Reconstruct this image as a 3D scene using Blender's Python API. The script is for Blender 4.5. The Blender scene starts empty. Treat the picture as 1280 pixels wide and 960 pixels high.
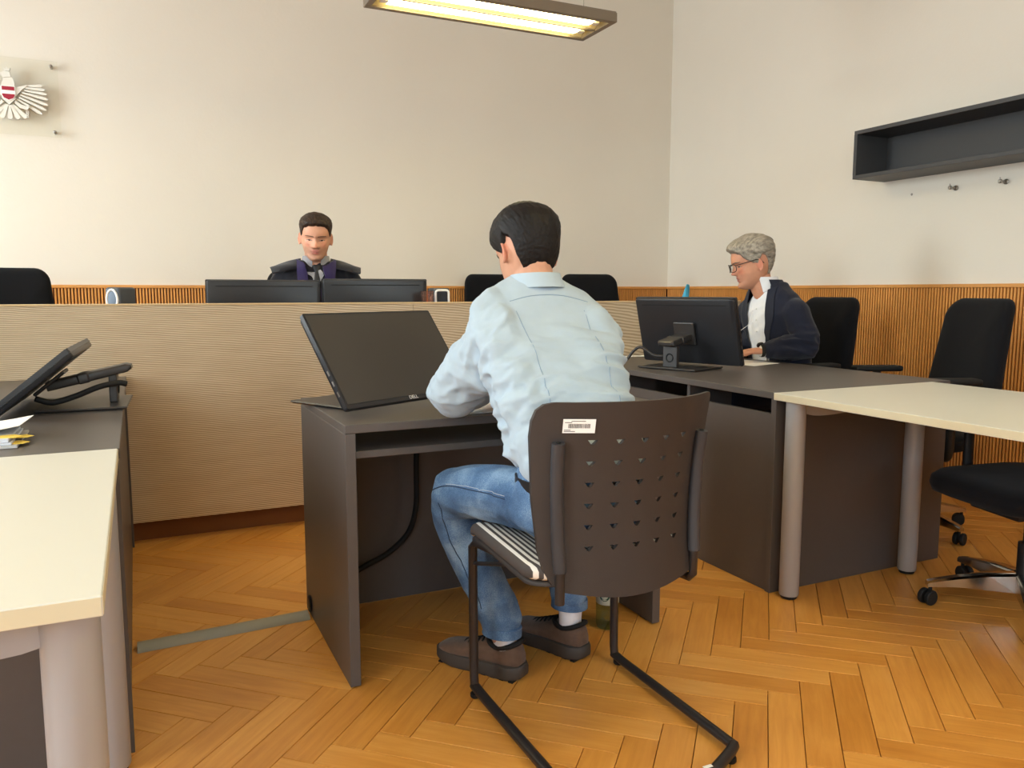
import bpy, bmesh, math, random
import numpy as np
from mathutils import Vector, Matrix, Euler
from mathutils.bvhtree import BVHTree

random.seed(7)
PI = math.pi
SC = bpy.context.scene
COL = SC.collection

# ------------------------------------------------------------------ camera
cam = bpy.data.objects.new('camera', bpy.data.cameras.new('camera'))
COL.objects.link(cam)
cam.location = (0.0, 0.0, 1.11)
cam.rotation_euler = (math.radians(90 - 6.604), 0.0, math.radians(-25.218))
cam.data.sensor_width = 36.0
cam.data.lens = 996.6 / 1280 * 36.0
cam.data.clip_start = 0.05
SC.camera = cam

# ------------------------------------------------------------------ world, daylight, exposure
SC.view_settings.view_transform = 'Standard'
SC.view_settings.look = 'None'
SC.view_settings.gamma = 1.0
SC.view_settings.use_curve_mapping = False
SC.view_settings.exposure = 0.95
SC.cycles.use_denoising = True
SC.cycles.max_bounces = 8
SC.cycles.diffuse_bounces = 5
SC.cycles.caustics_reflective = False
SC.cycles.caustics_refractive = False
SC.cycles.sample_clamp_indirect = 6.0

world = bpy.data.worlds.new('sky')
SC.world = world
world.use_nodes = True
nt = world.node_tree
sky = nt.nodes.new('ShaderNodeTexSky')
sky.sky_type = 'NISHITA'
sky.sun_disc = False
sky.sun_elevation = math.radians(42)
sky.sun_rotation = math.radians(40)
nt.links.new(sky.outputs[0], nt.nodes['Background'].inputs[0])
nt.nodes['Background'].inputs[1].default_value = 0.35

def area_light(name, loc, rot, sx, sy, power, color):
    l = bpy.data.lights.new(name, 'AREA')
    l.shape = 'RECTANGLE'
    l.size, l.size_y = sx, sy
    l.energy = power
    l.color = color
    o = bpy.data.objects.new(name, l)
    COL.objects.link(o)
    o.location = loc
    o.rotation_euler = rot
    return o

# daylight coming in at each window opening (left wall and the wall behind the camera)
DAY = (0.86, 0.94, 1.0)
for wy, pw in ((0.35, 84), (4.3, 100)):
    area_light('daylight', (-3.25, wy, 1.95), (0, math.radians(-90), 0), 2.1, 1.3, pw, DAY)
for wx in (-1.2, 2.3):
    area_light('daylight', (wx, -2.25, 1.95), (math.radians(90), 0, 0), 1.4, 2.1, 20, DAY)

# ------------------------------------------------------------------ helpers
def s2l(c):
    return tuple(((v / 255) / 12.92 if v / 255 <= 0.04045 else ((v / 255 + 0.055) / 1.055) ** 2.4) for v in c)

def mat(name, rgb, rough=0.5, metal=0.0, spec=0.5, noise=None, bump=None, coat=0.0, sheen=0.0, trans=0.0, ior=1.45):
    m = bpy.data.materials.new(name)
    m.use_nodes = True
    t = m.node_tree
    b = t.nodes['Principled BSDF']
    c = s2l(rgb) + (1,)
    b.inputs['Base Color'].default_value = c
    b.inputs['Roughness'].default_value = rough
    b.inputs['Metallic'].default_value = metal
    b.inputs['Specular IOR Level'].default_value = spec
    b.inputs['Coat Weight'].default_value = coat
    b.inputs['Coat Roughness'].default_value = 0.25
    b.inputs['Sheen Weight'].default_value = sheen
    b.inputs['Transmission Weight'].default_value = trans
    b.inputs['IOR'].default_value = ior
    if noise or bump:
        tc = t.nodes.new('ShaderNodeTexCoord')
    if noise:                      # (scale, strength)
        mp = t.nodes.new('ShaderNodeMapping')
        t.links.new(tc.outputs['Object'], mp.inputs[0])
        if len(noise) > 2:
            mp.inputs['Scale'].default_value = noise[2]
        n = t.nodes.new('ShaderNodeTexNoise')
        n.inputs['Scale'].default_value = noise[0]
        n.inputs['Detail'].default_value = 5
        t.links.new(mp.outputs[0], n.inputs[0])
        mr = t.nodes.new('ShaderNodeMapRange')
        mr.inputs[1].default_value = 0.25
        mr.inputs[2].default_value = 0.75
        mr.inputs[3].default_value = 1 - noise[1]
        mr.inputs[4].default_value = 1 + noise[1]
        t.links.new(n.outputs[0], mr.inputs[0])
        mx = t.nodes.new('ShaderNodeMix')
        mx.data_type = 'RGBA'
        mx.blend_type = 'MULTIPLY'
        mx.inputs[0].default_value = 1
        mx.inputs[6].default_value = c
        t.links.new(mr.outputs[0], mx.inputs[7])
        t.links.new(mx.outputs[2], b.inputs['Base Color'])
    if bump:                       # (scale, distance)
        n2 = t.nodes.new('ShaderNodeTexNoise')
        n2.inputs['Scale'].default_value = bump[0]
        n2.inputs['Detail'].default_value = 3
        t.links.new(tc.outputs['Object'], n2.inputs[0])
        bp = t.nodes.new('ShaderNodeBump')
        bp.inputs['Strength'].default_value = 1.0
        bp.inputs['Distance'].default_value = bump[1]
        t.links.new(n2.outputs[0], bp.inputs['Height'])
        t.links.new(bp.outputs[0], b.inputs['Normal'])
    return m

def node(t, kind, **kw):
    n = t.nodes.new(kind)
    for k, v in kw.items():
        setattr(n, k, v)
    return n

def ramp(t, fac, stops):
    r = t.nodes.new('ShaderNodeValToRGB')
    el = r.color_ramp.elements
    while len(el) < len(stops):
        el.new(0.5)
    for e, (p, c) in zip(el, stops):
        e.position = p
        e.color = s2l(c) + (1,)
    t.links.new(fac, r.inputs[0])
    return r

def math_node(t, op, a, b=None):
    n = t.nodes.new('ShaderNodeMath')
    n.operation = op
    for i, v in enumerate((a, b)):
        if v is None:
            continue
        if hasattr(v, 'links'):
            t.links.new(v, n.inputs[i])
        else:
            n.inputs[i].default_value = v
    return n.outputs[0]

# ---- mesh building
def V(*a):
    return Vector(a)

def new_bm():
    return bmesh.new()

def box(bm, x0, x1, y0, y1, z0, z1, bevel=0.0, seg=2, M=None):
    r = bmesh.ops.create_cube(bm, size=1.0)
    vs = r['verts']
    for v in vs:
        v.co = Vector(((x0 + x1) / 2 + v.co.x * (x1 - x0), (y0 + y1) / 2 + v.co.y * (y1 - y0), (z0 + z1) / 2 + v.co.z * (z1 - z0)))
    if bevel > 0:
        es = list({e for v in vs for e in v.link_edges})
        rr = bmesh.ops.bevel(bm, geom=es, offset=bevel, segments=seg, profile=0.5, affect='EDGES', clamp_overlap=True)
        vs = list({v for f in rr['faces'] for v in f.verts} | {v for v in vs if v.is_valid})
    if M is not None:
        bmesh.ops.transform(bm, matrix=M, verts=vs)
    return vs

def catmull(pts, sub):
    pts = [np.array(p, float) for p in pts]
    if len(pts) < 3 or sub <= 1:
        return pts
    out = []
    for i in range(len(pts) - 1):
        p0 = pts[i - 1] if i > 0 else 2 * pts[0] - pts[1]
        p1, p2 = pts[i], pts[i + 1]
        p3 = pts[i + 2] if i + 2 < len(pts) else 2 * pts[-1] - pts[-2]
        for k in range(sub):
            t = k / sub
            out.append(0.5 * (2 * p1 + (p2 - p0) * t + (2 * p0 - 5 * p1 + 4 * p2 - p3) * t * t + (3 * p1 - p0 - 3 * p2 + p3) * t ** 3))
    out.append(pts[-1])
    return out

def tube(bm, pts, r, n=10, sub=1, cap=True, flat=None, up=None, closed=False):
    """sweep of a circle (or ellipse: flat=(a,b)) along pts; r number or list; pts may carry r as 4th value"""
    P = catmull(pts, sub)
    if len(P[0]) == 4:
        R = [p[3] for p in P]
        P = [Vector(p[:3]) for p in P]
    else:
        P = [Vector(p) for p in P]
        if isinstance(r, (list, tuple)):
            R = list(np.interp(np.linspace(0, 1, len(P)), np.linspace(0, 1, len(r)), r))
        else:
            R = [r] * len(P)
    rings = []
    prev = None
    m = len(P)
    for i, p in enumerate(P):
        if closed:
            d = P[(i + 1) % m] - P[i - 1]
        else:
            d = P[min(i + 1, m - 1)] - P[max(i - 1, 0)]
        d.normalize()
        if prev is None:
            a = Vector(up) if up else (Vector((0, 0, 1)) if abs(d.z) < 0.9 else Vector((1, 0, 0)))
        else:
            a = prev
        a = a - d * a.dot(d)
        a.normalize()
        prev = a
        b = d.cross(a)
        fa, fb = flat if flat else (1, 1)
        rings.append([bm.verts.new(p + (a * math.cos(t) * fa + b * math.sin(t) * fb) * R[i]) for t in [2 * PI * k / n for k in range(n)]])
    for i in range(m - 1 if not closed else m):
        A, B = rings[i], rings[(i + 1) % m]
        for k in range(n):
            bm.faces.new((A[k], A[(k + 1) % n], B[(k + 1) % n], B[k]))
    if cap and not closed:
        bm.faces.new(rings[0][::-1])
        bm.faces.new(rings[-1])
    return rings

def ball(bm, c, r, M=None, u=14, v=10):
    rr = bmesh.ops.create_uvsphere(bm, u_segments=u, v_segments=v, radius=1.0)
    s = r if isinstance(r, (tuple, list)) else (r, r, r)
    T = Matrix.Translation(Vector(c)) @ (M.to_4x4() if M else Matrix.Identity(4)) @ Matrix.Diagonal((s[0], s[1], s[2], 1))
    bmesh.ops.transform(bm, matrix=T, verts=rr['verts'])

def limb(bm, pts, sub=5, n=16):
    tube(bm, pts, None, n=n, sub=sub)
    for p in pts:
        ball(bm, p[:3], p[3] * 0.995)

def loft(bm, rings, closed=True, cap=True):
    rv = [[bm.verts.new(p) for p in r] for r in rings]
    n = len(rv[0])
    for A, B in zip(rv, rv[1:]):
        for k in range(n if closed else n - 1):
            bm.faces.new((A[k], A[(k + 1) % n], B[(k + 1) % n], B[k]))
    if cap and closed:
        bm.faces.new(rv[0][::-1])
        bm.faces.new(rv[-1])
    return rv

def sring(c, a, b, e=2.3, n=36):
    """superellipse ring, a and b half-axis vectors"""
    c, a, b = Vector(c), Vector(a), Vector(b)
    out = []
    for k in range(n):
        t = 2 * PI * k / n
        ct, st = math.cos(t), math.sin(t)
        out.append(c + a * math.copysign(abs(ct) ** (2 / e), ct) + b * math.copysign(abs(st) ** (2 / e), st))
    return out

def lathe(bm, prof, c=(0, 0, 0), n=20, M=None):
    rings = []
    for r, z in prof:
        ring = []
        for k in range(n):
            t = 2 * PI * k / n
            p = Vector((r * math.cos(t), r * math.sin(t), z))
            if M:
                p = M @ p
            ring.append(p + Vector(c))
        rings.append(ring)
    return loft(bm, rings)

def prism(bm, outline, depth, M=None):
    """outline in xy, extruded along z from 0 to depth"""
    a = [Vector((x, y, 0)) for x, y in outline]
    b = [Vector((x, y, depth)) for x, y in outline]
    if M:
        a = [M @ p for p in a]
        b = [M @ p for p in b]
    return loft(bm, [a, b])

def rrect(w, h, r, n=6, cx=0, cy=0):
    out = []
    for sx, sy, a0 in ((1, 1, 0), (-1, 1, 90), (-1, -1, 180), (1, -1, 270)):
        for k in range(n + 1):
            t = math.radians(a0 + 90 * k / n)
            out.append((cx + sx * (w / 2 - r) + r * math.cos(t), cy + sy * (h / 2 - r) + r * math.sin(t)))
    return out

ROOTM = {}
def base(name, loc, label=None, cat=None, group=None, rz=0.0):
    o = bpy.data.objects.new(name, None)
    COL.objects.link(o)
    o.location = loc
    o.rotation_euler = (0, 0, rz)
    o.empty_display_size = 0.05
    ROOTM[o.name] = Matrix.Translation(Vector(loc)) @ Matrix.Rotation(rz, 4, 'Z')
    if label:
        tag(o, label, cat, group)
    return o

def tag(o, label, cat, group=None):
    o['label'] = label
    o['category'] = cat
    if group:
        o['group'] = group
    return o

def put(name, me, m, parent=None, smooth=None, label=None, inv=True):
    """link mesh (world coordinates) as one object, as a part of parent if given"""
    if isinstance(me, bmesh.types.BMesh):
        bmesh.ops.recalc_face_normals(me, faces=me.faces)
        bm = me
        me = bpy.data.meshes.new(name)
        bm.to_mesh(me)
        bm.free()
    if parent is not None and inv:
        me.transform(ROOTM[parent.name].inverted())
    if m is not None:
        me.materials.clear()
        me.materials.append(m)
    o = bpy.data.objects.new(name, me)
    COL.objects.link(o)
    if parent is not None:
        o.parent = parent
        ROOTM[o.name] = ROOTM[parent.name].copy()
    else:
        ROOTM[o.name] = Matrix.Identity(4)
    if smooth is not None:
        me.shade_smooth() if smooth >= 180 else me.set_sharp_from_angle(angle=math.radians(smooth)) if False else None
        for p in me.polygons:
            p.use_smooth = True
        if smooth < 180:
            me.set_sharp_from_angle(angle=math.radians(smooth))
    if label:
        o['label'] = label
    return o

def single(name, bm, m, loc, label, cat, group=None, smooth=None):
    """a thing that is one mesh, origin at loc"""
    bmesh.ops.recalc_face_normals(bm, faces=bm.faces)
    bmesh.ops.translate(bm, verts=bm.verts, vec=-Vector(loc))
    o = put(name, bm, m, smooth=smooth)
    o.location = loc
    ROOTM[o.name] = Matrix.Translation(Vector(loc))
    return tag(o, label, cat, group)

def struct(name, bm, m, parent=None, smooth=None):
    o = put(name, bm, m, parent, smooth)
    o['kind'] = 'structure'
    return o

def dup(root, loc=None, rz=None, label=None):
    r = root.copy()
    COL.objects.link(r)
    if loc is not None:
        r.location = loc
    if rz is not None:
        r.rotation_euler = (0, 0, rz)
    if label:
        r['label'] = label
    for ch in list(root.children):
        c = ch.copy()
        COL.objects.link(c)
        c.parent = r
        for g in list(ch.children):
            d = g.copy()
            COL.objects.link(d)
            d.parent = c
    return r

def baked(bm, mods):
    """bm -> temp object with modifiers -> evaluated mesh"""
    bmesh.ops.recalc_face_normals(bm, faces=bm.faces)
    me = bpy.data.meshes.new('tmp')
    bm.to_mesh(me)
    bm.free()
    o = bpy.data.objects.new('tmp', me)
    COL.objects.link(o)
    for kind, kw in mods:
        md = o.modifiers.new(kind, kind)
        for k, v in kw.items():
            setattr(md, k, v)
    dg = bpy.context.evaluated_depsgraph_get()
    out = bpy.data.meshes.new_from_object(o.evaluated_get(dg), depsgraph=dg)
    bpy.data.objects.remove(o)
    bpy.data.meshes.remove(me)
    return out

def fuse(bm, voxel=0.006, smooth=3, factor=0.5):
    return baked(bm, [('REMESH', dict(mode='VOXEL', voxel_size=voxel, adaptivity=0.0)),
                      ('SMOOTH', dict(factor=factor, iterations=smooth))])

def coords(me):
    a = np.empty(len(me.vertices) * 3, np.float32)
    me.vertices.foreach_get('co', a)
    return a.reshape(-1, 3).astype(float)

def normals(me):
    a = np.empty(len(me.vertices) * 3, np.float32)
    me.vertex_normals.foreach_get('vector', a)
    return a.reshape(-1, 3).astype(float)

def set_coords(me, P):
    me.vertices.foreach_set('co', P.astype(np.float32).ravel())
    me.update()

def vnoise(P, seed=0):
    """smooth value noise in [-1, 1]"""
    P = np.asarray(P, float)
    i = np.floor(P).astype(np.int64)
    f = P - i
    f = f * f * (3 - 2 * f)
    def h(x, y, z):
        n = (x * 374761393 + y * 668265263 + z * 2147483647 + seed * 1274126177) & 0xffffffff
        n = ((n ^ (n >> 13)) * 1274126177) & 0xffffffff
        return ((n ^ (n >> 16)) & 0xffff) / 32767.5 - 1
    r = 0
    for dx in (0, 1):
        for dy in (0, 1):
            for dz in (0, 1):
                w = (f[:, 0] if dx else 1 - f[:, 0]) * (f[:, 1] if dy else 1 - f[:, 1]) * (f[:, 2] if dz else 1 - f[:, 2])
                r = r + w * h(i[:, 0] + dx, i[:, 1] + dy, i[:, 2] + dz)
    return r

def bvh_of(me):
    return BVHTree.FromPolygons([v.co.copy() for v in me.vertices], [tuple(p.vertices) for p in me.polygons])

def on_surface(bvh, p, off=0.0):
    loc, nor, _, _ = bvh.find_nearest(Vector(p))
    return loc + nor * off

def seam(bm, bvh, pts, r=0.0012, sub=8, off=0.0005, n=6):
    P = [on_surface(bvh, p[:3], off) for p in catmull(pts, sub)]
    tube(bm, [tuple(p) for p in P], r, n=n)

def ray_seam(bm, bvh, pts, r=0.0012, sub=8, d=(0, 1, 0)):
    """seam laid on the surface as seen from behind the back"""
    d = Vector(d)
    P = []
    for p in catmull(pts, sub):
        hit = bvh.ray_cast(Vector(p[:3]) - d * 0.6, d)
        if hit[0]:
            P.append(tuple(hit[0] - d * 0.0004))
    tube(bm, P, r, n=6)

def strip(bm, bvh, A, B, na=14, nb=5, off=0.004, thick=0.003):
    """thin cloth strip lying on the surface between polylines A and B"""
    A = catmull(A, na)
    B = catmull(B, na)
    top, bot = [], []
    for a, b in zip(A, B):
        rt, rb = [], []
        for k in range(nb + 1):
            p = a + (b - a) * k / nb
            loc, nor, _, _ = bvh.find_nearest(Vector(p))
            rt.append(loc + nor * off)
            rb.append(loc + nor * (off - thick))
        top.append(rt + rb[::-1])
    loft(bm, top, closed=True, cap=True)

def text_mesh(s, size, M, extrude=0.0003):
    cu = bpy.data.curves.new('t', 'FONT')
    cu.body = s
    cu.size = size
    cu.extrude = extrude
    cu.align_x = 'CENTER'
    cu.align_y = 'CENTER'
    o = bpy.data.objects.new('t', cu)
    COL.objects.link(o)
    dg = bpy.context.evaluated_depsgraph_get()
    me = bpy.data.meshes.new_from_object(o.evaluated_get(dg), depsgraph=dg)
    bpy.data.objects.remove(o)
    bpy.data.curves.remove(cu)
    me.transform(M)
    return me

def frame(o, x, y, z):
    """4x4 with columns x, y, z axes and origin o"""
    M = Matrix.Identity(4)
    for i, a in enumerate((x, y, z)):
        a = Vector(a)
        for j in range(3):
            M[j][i] = a[j]
    for j in range(3):
        M[j][3] = o[j]
    return M

# ------------------------------------------------------------------ materials
M_ = {}
M_['wall'] = mat('painted_plaster', (226, 219, 207), 0.85, noise=(1.4, 0.025), bump=(60, 0.0006))
M_['ceiling'] = mat('ceiling_paint', (232, 228, 220), 0.9)
M_['oak'] = mat('oak_fluting', (214, 148, 72), 0.5, noise=(9, 0.12, (6, 6, 0.7)))
M_['oak_rail'] = mat('oak_rail', (214, 150, 78), 0.45, noise=(8, 0.08))
M_['oak_gap'] = mat('oak_backing', (84, 46, 16), 0.7)
M_['kick'] = mat('dark_kick_board', (122, 74, 34), 0.5, noise=(6, 0.1))
M_['lam'] = mat('anthracite_laminate', (86, 80, 77), 0.42, noise=(40, 0.03))
M_['lam_edge'] = mat('anthracite_edging', (92, 87, 85), 0.5)
M_['white_lam'] = mat('white_laminate', (208, 206, 196), 0.42)
M_['white_edge'] = mat('cream_edging', (212, 202, 172), 0.5)
M_['silver'] = mat('silver_painted_steel', (166, 166, 168), 0.36, metal=0.12)
M_['alu'] = mat('polished_aluminium', (205, 203, 200), 0.16, metal=1.0)
M_['steel'] = mat('brushed_steel', (150, 145, 138), 0.35, metal=1.0)
M_['black'] = mat('black_plastic', (26, 26, 28), 0.45)
M_['black_gloss'] = mat('dark_monitor_plastic', (38, 38, 41), 0.33)
M_['stand'] = mat('monitor_stand_plastic', (54, 50, 48), 0.38)
M_['rubber'] = mat('black_rubber', (18, 18, 18), 0.7)
M_['fabric'] = mat('black_chair_fabric', (17, 17, 20), 0.95, sheen=0.05, bump=(900, 0.0006), spec=0.2)
M_['screen'] = mat('switched_off_screen', (58, 54, 50), 0.4, spec=0.6)
M_['frame_metal'] = mat('graphite_tube', (62, 58, 58), 0.35, metal=0.5)
M_['shell'] = mat('brown_black_shell', (56, 49, 46), 0.5, bump=(700, 0.0004))
M_['sleeve'] = mat('grey_plastic_sleeve', (58, 57, 60), 0.42)
M_['paper'] = mat('white_paper', (240, 238, 234), 0.8)
M_['yellow'] = mat('yellow_note', (236, 206, 92), 0.8)
M_['duct'] = mat('grey_cable_duct', (150, 146, 130), 0.5)
M_['shelf'] = mat('charcoal_laminate', (66, 66, 68), 0.5)
M_['chalk'] = mat('white_plaster_relief', (226, 222, 212), 0.6)
M_['red'] = mat('red_enamel', (158, 26, 52), 0.45)
M_['white'] = mat('white_enamel', (240, 238, 236), 0.45)
M_['wire'] = mat('thin_steel_wire', (150, 140, 120), 0.4, metal=0.8)
M_['lamp_body'] = mat('lamp_grey_metal', (132, 120, 104), 0.45, metal=0.3)
M_['blue'] = mat('blue_tissue', (70, 160, 196), 0.8)
M_['speaker'] = mat('speaker_grey', (70, 74, 80), 0.5)

def glassy(name, rgb, alpha, rough=0.05):
    m = bpy.data.materials.new(name)
    m.use_nodes = True
    t = m.node_tree
    t.nodes.clear()
    out = t.nodes.new('ShaderNodeOutputMaterial')
    tr = t.nodes.new('ShaderNodeBsdfTransparent')
    tr.inputs[0].default_value = s2l(rgb) + (1,)
    gl = t.nodes.new('ShaderNodeBsdfGlossy')
    gl.inputs['Roughness'].default_value = rough
    mx = t.nodes.new('ShaderNodeMixShader')
    fr = t.nodes.new('ShaderNodeLayerWeight')
    fr.inputs[0].default_value = 0.3
    k = t.nodes.new('ShaderNodeMath')
    k.operation = 'MULTIPLY_ADD'
    k.inputs[1].default_value = alpha
    k.inputs[2].default_value = 0.03
    t.links.new(fr.outputs['Facing'], k.inputs[0])
    t.links.new(k.outputs[0], mx.inputs[0])
    t.links.new(tr.outputs[0], mx.inputs[1])
    t.links.new(gl.outputs[0], mx.inputs[2])
    t.links.new(mx.outputs[0], out.inputs[0])
    return m

M_['pane'] = glassy('window_glass', (250, 252, 252), 0.15)
M_['acrylic'] = glassy('clear_acrylic', (254, 254, 252), 0.10, 0.15)
M_['tumbler'] = glassy('drinking_glass', (240, 222, 214), 0.5)
M_['pet'] = glassy('green_tinted_bottle', (206, 226, 216), 0.4)
M_['lens'] = glassy('spectacle_lens', (245, 245, 245), 0.15)

def emission(name, rgb, strength):
    m = bpy.data.materials.new(name)
    m.use_nodes = True
    b = m.node_tree.nodes['Principled BSDF']
    b.inputs['Base Color'].default_value = s2l(rgb) + (1,)
    b.inputs['Emission Color'].default_value = s2l(rgb) + (1,)
    b.inputs['Emission Strength'].default_value = strength
    return m

M_['glow'] = emission('fluorescent_tube', (255, 238, 176), 9.5)
M_['reflector'] = mat('lamp_reflector', (206, 196, 158), 0.35, metal=0.0)

def wood_floor():
    m = bpy.data.materials.new('beech_parquet')
    m.use_nodes = True
    t = m.node_tree
    b = t.nodes['Principled BSDF']
    uv = node(t, 'ShaderNodeUVMap', uv_map='plank')
    oi = node(t, 'ShaderNodeObjectInfo')
    ge = node(t, 'ShaderNodeNewGeometry')
    r = math_node(t, 'FRACT', math_node(t, 'ADD', oi.outputs['Random'], ge.outputs['Random Per Island']))
    r2 = math_node(t, 'FRACT', math_node(t, 'MULTIPLY', r, 17.31))
    comb = node(t, 'ShaderNodeCombineXYZ')
    t.links.new(math_node(t, 'MULTIPLY', r, 91.7), comb.inputs[0])
    t.links.new(math_node(t, 'MULTIPLY', r2, 53.3), comb.inputs[1])
    t.links.new(math_node(t, 'MULTIPLY', r2, 12.0), comb.inputs[2])
    add = node(t, 'ShaderNodeVectorMath', operation='ADD')
    t.links.new(uv.outputs[0], add.inputs[0])
    t.links.new(comb.outputs[0], add.inputs[1])
    mp = node(t, 'ShaderNodeMapping')
    mp.inputs['Scale'].default_value = (3.0, 34.0, 1.0)
    t.links.new(add.outputs[0], mp.inputs[0])
    n1 = node(t, 'ShaderNodeTexNoise')
    n1.inputs['Scale'].default_value = 1.6
    n1.inputs['Detail'].default_value = 7
    n1.inputs['Roughness'].default_value = 0.6
    n1.inputs['Distortion'].default_value = 0.6
    t.links.new(mp.outputs[0], n1.inputs[0])
    n2 = node(t, 'ShaderNodeTexNoise')
    n2.inputs['Scale'].default_value = 4.5
    n2.inputs['Detail'].default_value = 3
    t.links.new(add.outputs[0], n2.inputs[0])
    f = math_node(t, 'ADD', math_node(t, 'MULTIPLY', n1.outputs[0], 0.42), math_node(t, 'MULTIPLY', n2.outputs[0], 0.25))
    f = math_node(t, 'ADD', f, math_node(t, 'ADD', math_node(t, 'MULTIPLY', r, 0.20), 0.09))
    cr = ramp(t, f, [(0.22, (176, 108, 40)), (0.42, (202, 136, 58)), (0.6, (220, 156, 74)), (0.82, (234, 178, 100))])
    t.links.new(cr.outputs[0], b.inputs['Base Color'])
    rr = node(t, 'ShaderNodeMapRange')
    rr.inputs[3].default_value = 0.24
    rr.inputs[4].default_value = 0.42
    t.links.new(n2.outputs[0], rr.inputs[0])
    t.links.new(rr.outputs[0], b.inputs['Roughness'])
    b.inputs['Specular IOR Level'].default_value = 0.45
    bp = node(t, 'ShaderNodeBump')
    bp.inputs['Strength'].default_value = 0.35
    bp.inputs['Distance'].default_value = 0.0006
    t.links.new(n1.outputs[0], bp.inputs['Height'])
    t.links.new(bp.outputs[0], b.inputs['Normal'])
    return m

M_['floor'] = wood_floor()

def bench_front():
    """pale veneer with fine milled grooves that fan slightly downwards"""
    m = bpy.data.materials.new('grooved_pale_veneer')
    m.use_nodes = True
    t = m.node_tree
    b = t.nodes['Principled BSDF']
    tc = node(t, 'ShaderNodeTexCoord')
    sp = node(t, 'ShaderNodeSeparateXYZ')
    t.links.new(tc.outputs['Object'], sp.inputs[0])
    x, z = sp.outputs[0], sp.outputs[2]
    n0 = node(t, 'ShaderNodeTexNoise')
    n0.inputs['Scale'].default_value = 3.2
    n0.inputs['Detail'].default_value = 3
    mp = node(t, 'ShaderNodeMapping')
    mp.inputs['Scale'].default_value = (1.0, 1.0, 2.5)
    t.links.new(tc.outputs['Object'], mp.inputs[0])
    t.links.new(mp.outputs[0], n0.inputs[0])
    slope = math_node(t, 'SUBTRACT', 0.27, math_node(t, 'MULTIPLY', z, 0.21))
    ph = math_node(t, 'ADD', z, math_node(t, 'MULTIPLY', math_node(t, 'ADD', x, 0.6), slope))
    ph = math_node(t, 'ADD', ph, math_node(t, 'MULTIPLY', n0.outputs[0], 0.02))
    s = math_node(t, 'SINE', math_node(t, 'MULTIPLY', ph, 2 * PI / 0.0098))
    s = math_node(t, 'ADD', math_node(t, 'MULTIPLY', s, 0.5), 0.5)
    n3 = node(t, 'ShaderNodeTexNoise')
    n3.inputs['Scale'].default_value = 14
    mp3 = node(t, 'ShaderNodeMapping')
    mp3.inputs['Scale'].default_value = (0.5, 1, 3)
    t.links.new(tc.outputs['Object'], mp3.inputs[0])
    t.links.new(mp3.outputs[0], n3.inputs[0])
    f = math_node(t, 'ADD', math_node(t, 'MULTIPLY', s, 0.72), math_node(t, 'MULTIPLY', n3.outputs[0], 0.3))
    cr = ramp(t, f, [(0.1, (172, 147, 114)), (0.9, (220, 199, 166))])
    t.links.new(cr.outputs[0], b.inputs['Base Color'])
    b.inputs['Roughness'].default_value = 0.42
    bp = node(t, 'ShaderNodeBump')
    bp.inputs['Strength'].default_value = 0.4
    bp.inputs['Distance'].default_value = 0.0015
    t.links.new(s, bp.inputs['Height'])
    t.links.new(bp.outputs[0], b.inputs['Normal'])
    return m

M_['bench'] = bench_front()
M_['bench_top'] = mat('pale_veneer', (214, 184, 138), 0.4, noise=(5, 0.06, (0.4, 6, 6)))

# ------------------------------------------------------------------ room shell
XL, XR, YF, YB, ZC = -3.0, 4.1, -2.0, 5.61, 3.8
T = 0.22

bm = new_bm(); box(bm, XL - T, XR + T, YF - T, YB + T, -0.25, -0.0125)
floor = struct('floor', bm, M_['oak_gap'])

bm = new_bm(); box(bm, XL - T, XR + T, YF - T, YB + T, ZC, ZC + 0.2)
struct('ceiling', bm, M_['ceiling'])
bm = new_bm(); box(bm, XL - T, XR + T, YB, YB + T, -0.0125, ZC)
struct('wall_back', bm, M_['wall'])
bm = new_bm(); box(bm, XR, XR + T, YF, YB, -0.0125, ZC)
wall_right = struct('wall_right', bm, M_['wall'])
# small open drill hole left of the hooks
bm = new_bm(); lathe(bm, [(0.004, 0), (0.0075, 0.0015), (0.005, 0.002), (0.0, 0.002)], c=(0, 0, 0), n=10, M=frame((XR, 3.274, 1.669), (0, 1, 0), (0, 0, 1), (-1, 0, 0)))
put('wall_plug', bm, M_['steel'], wall_right)

def wall_with_windows(name, axis, pos, lo, hi, centres, half, z0, z1, sign):
    bm = new_bm()
    a, b = (pos, pos + sign * T) if sign > 0 else (pos + sign * T, pos)
    def seg(u0, u1, za, zb):
        if axis == 'x':
            box(bm, a, b, u0, u1, za, zb)
        else:
            box(bm, u0, u1, a, b, za, zb)
    u = lo
    for c in sorted(centres):
        seg(u, c - half, -0.0125, ZC)
        seg(c - half, c + half, -0.0125, z0)
        seg(c - half, c + half, z1, ZC)
        u = c + half
    seg(u, hi, -0.0125, ZC)
    struct(name, bm, M_['wall'])

wall_with_windows('wall_left', 'x', XL, YF, YB, (0.35, 4.3), 0.65, 0.9, 3.0, -1)
wall_with_windows('wall_front', 'y', YF, XL, XR, (-1.2, 2.3), 0.7, 0.9, 3.0, -1)

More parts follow.
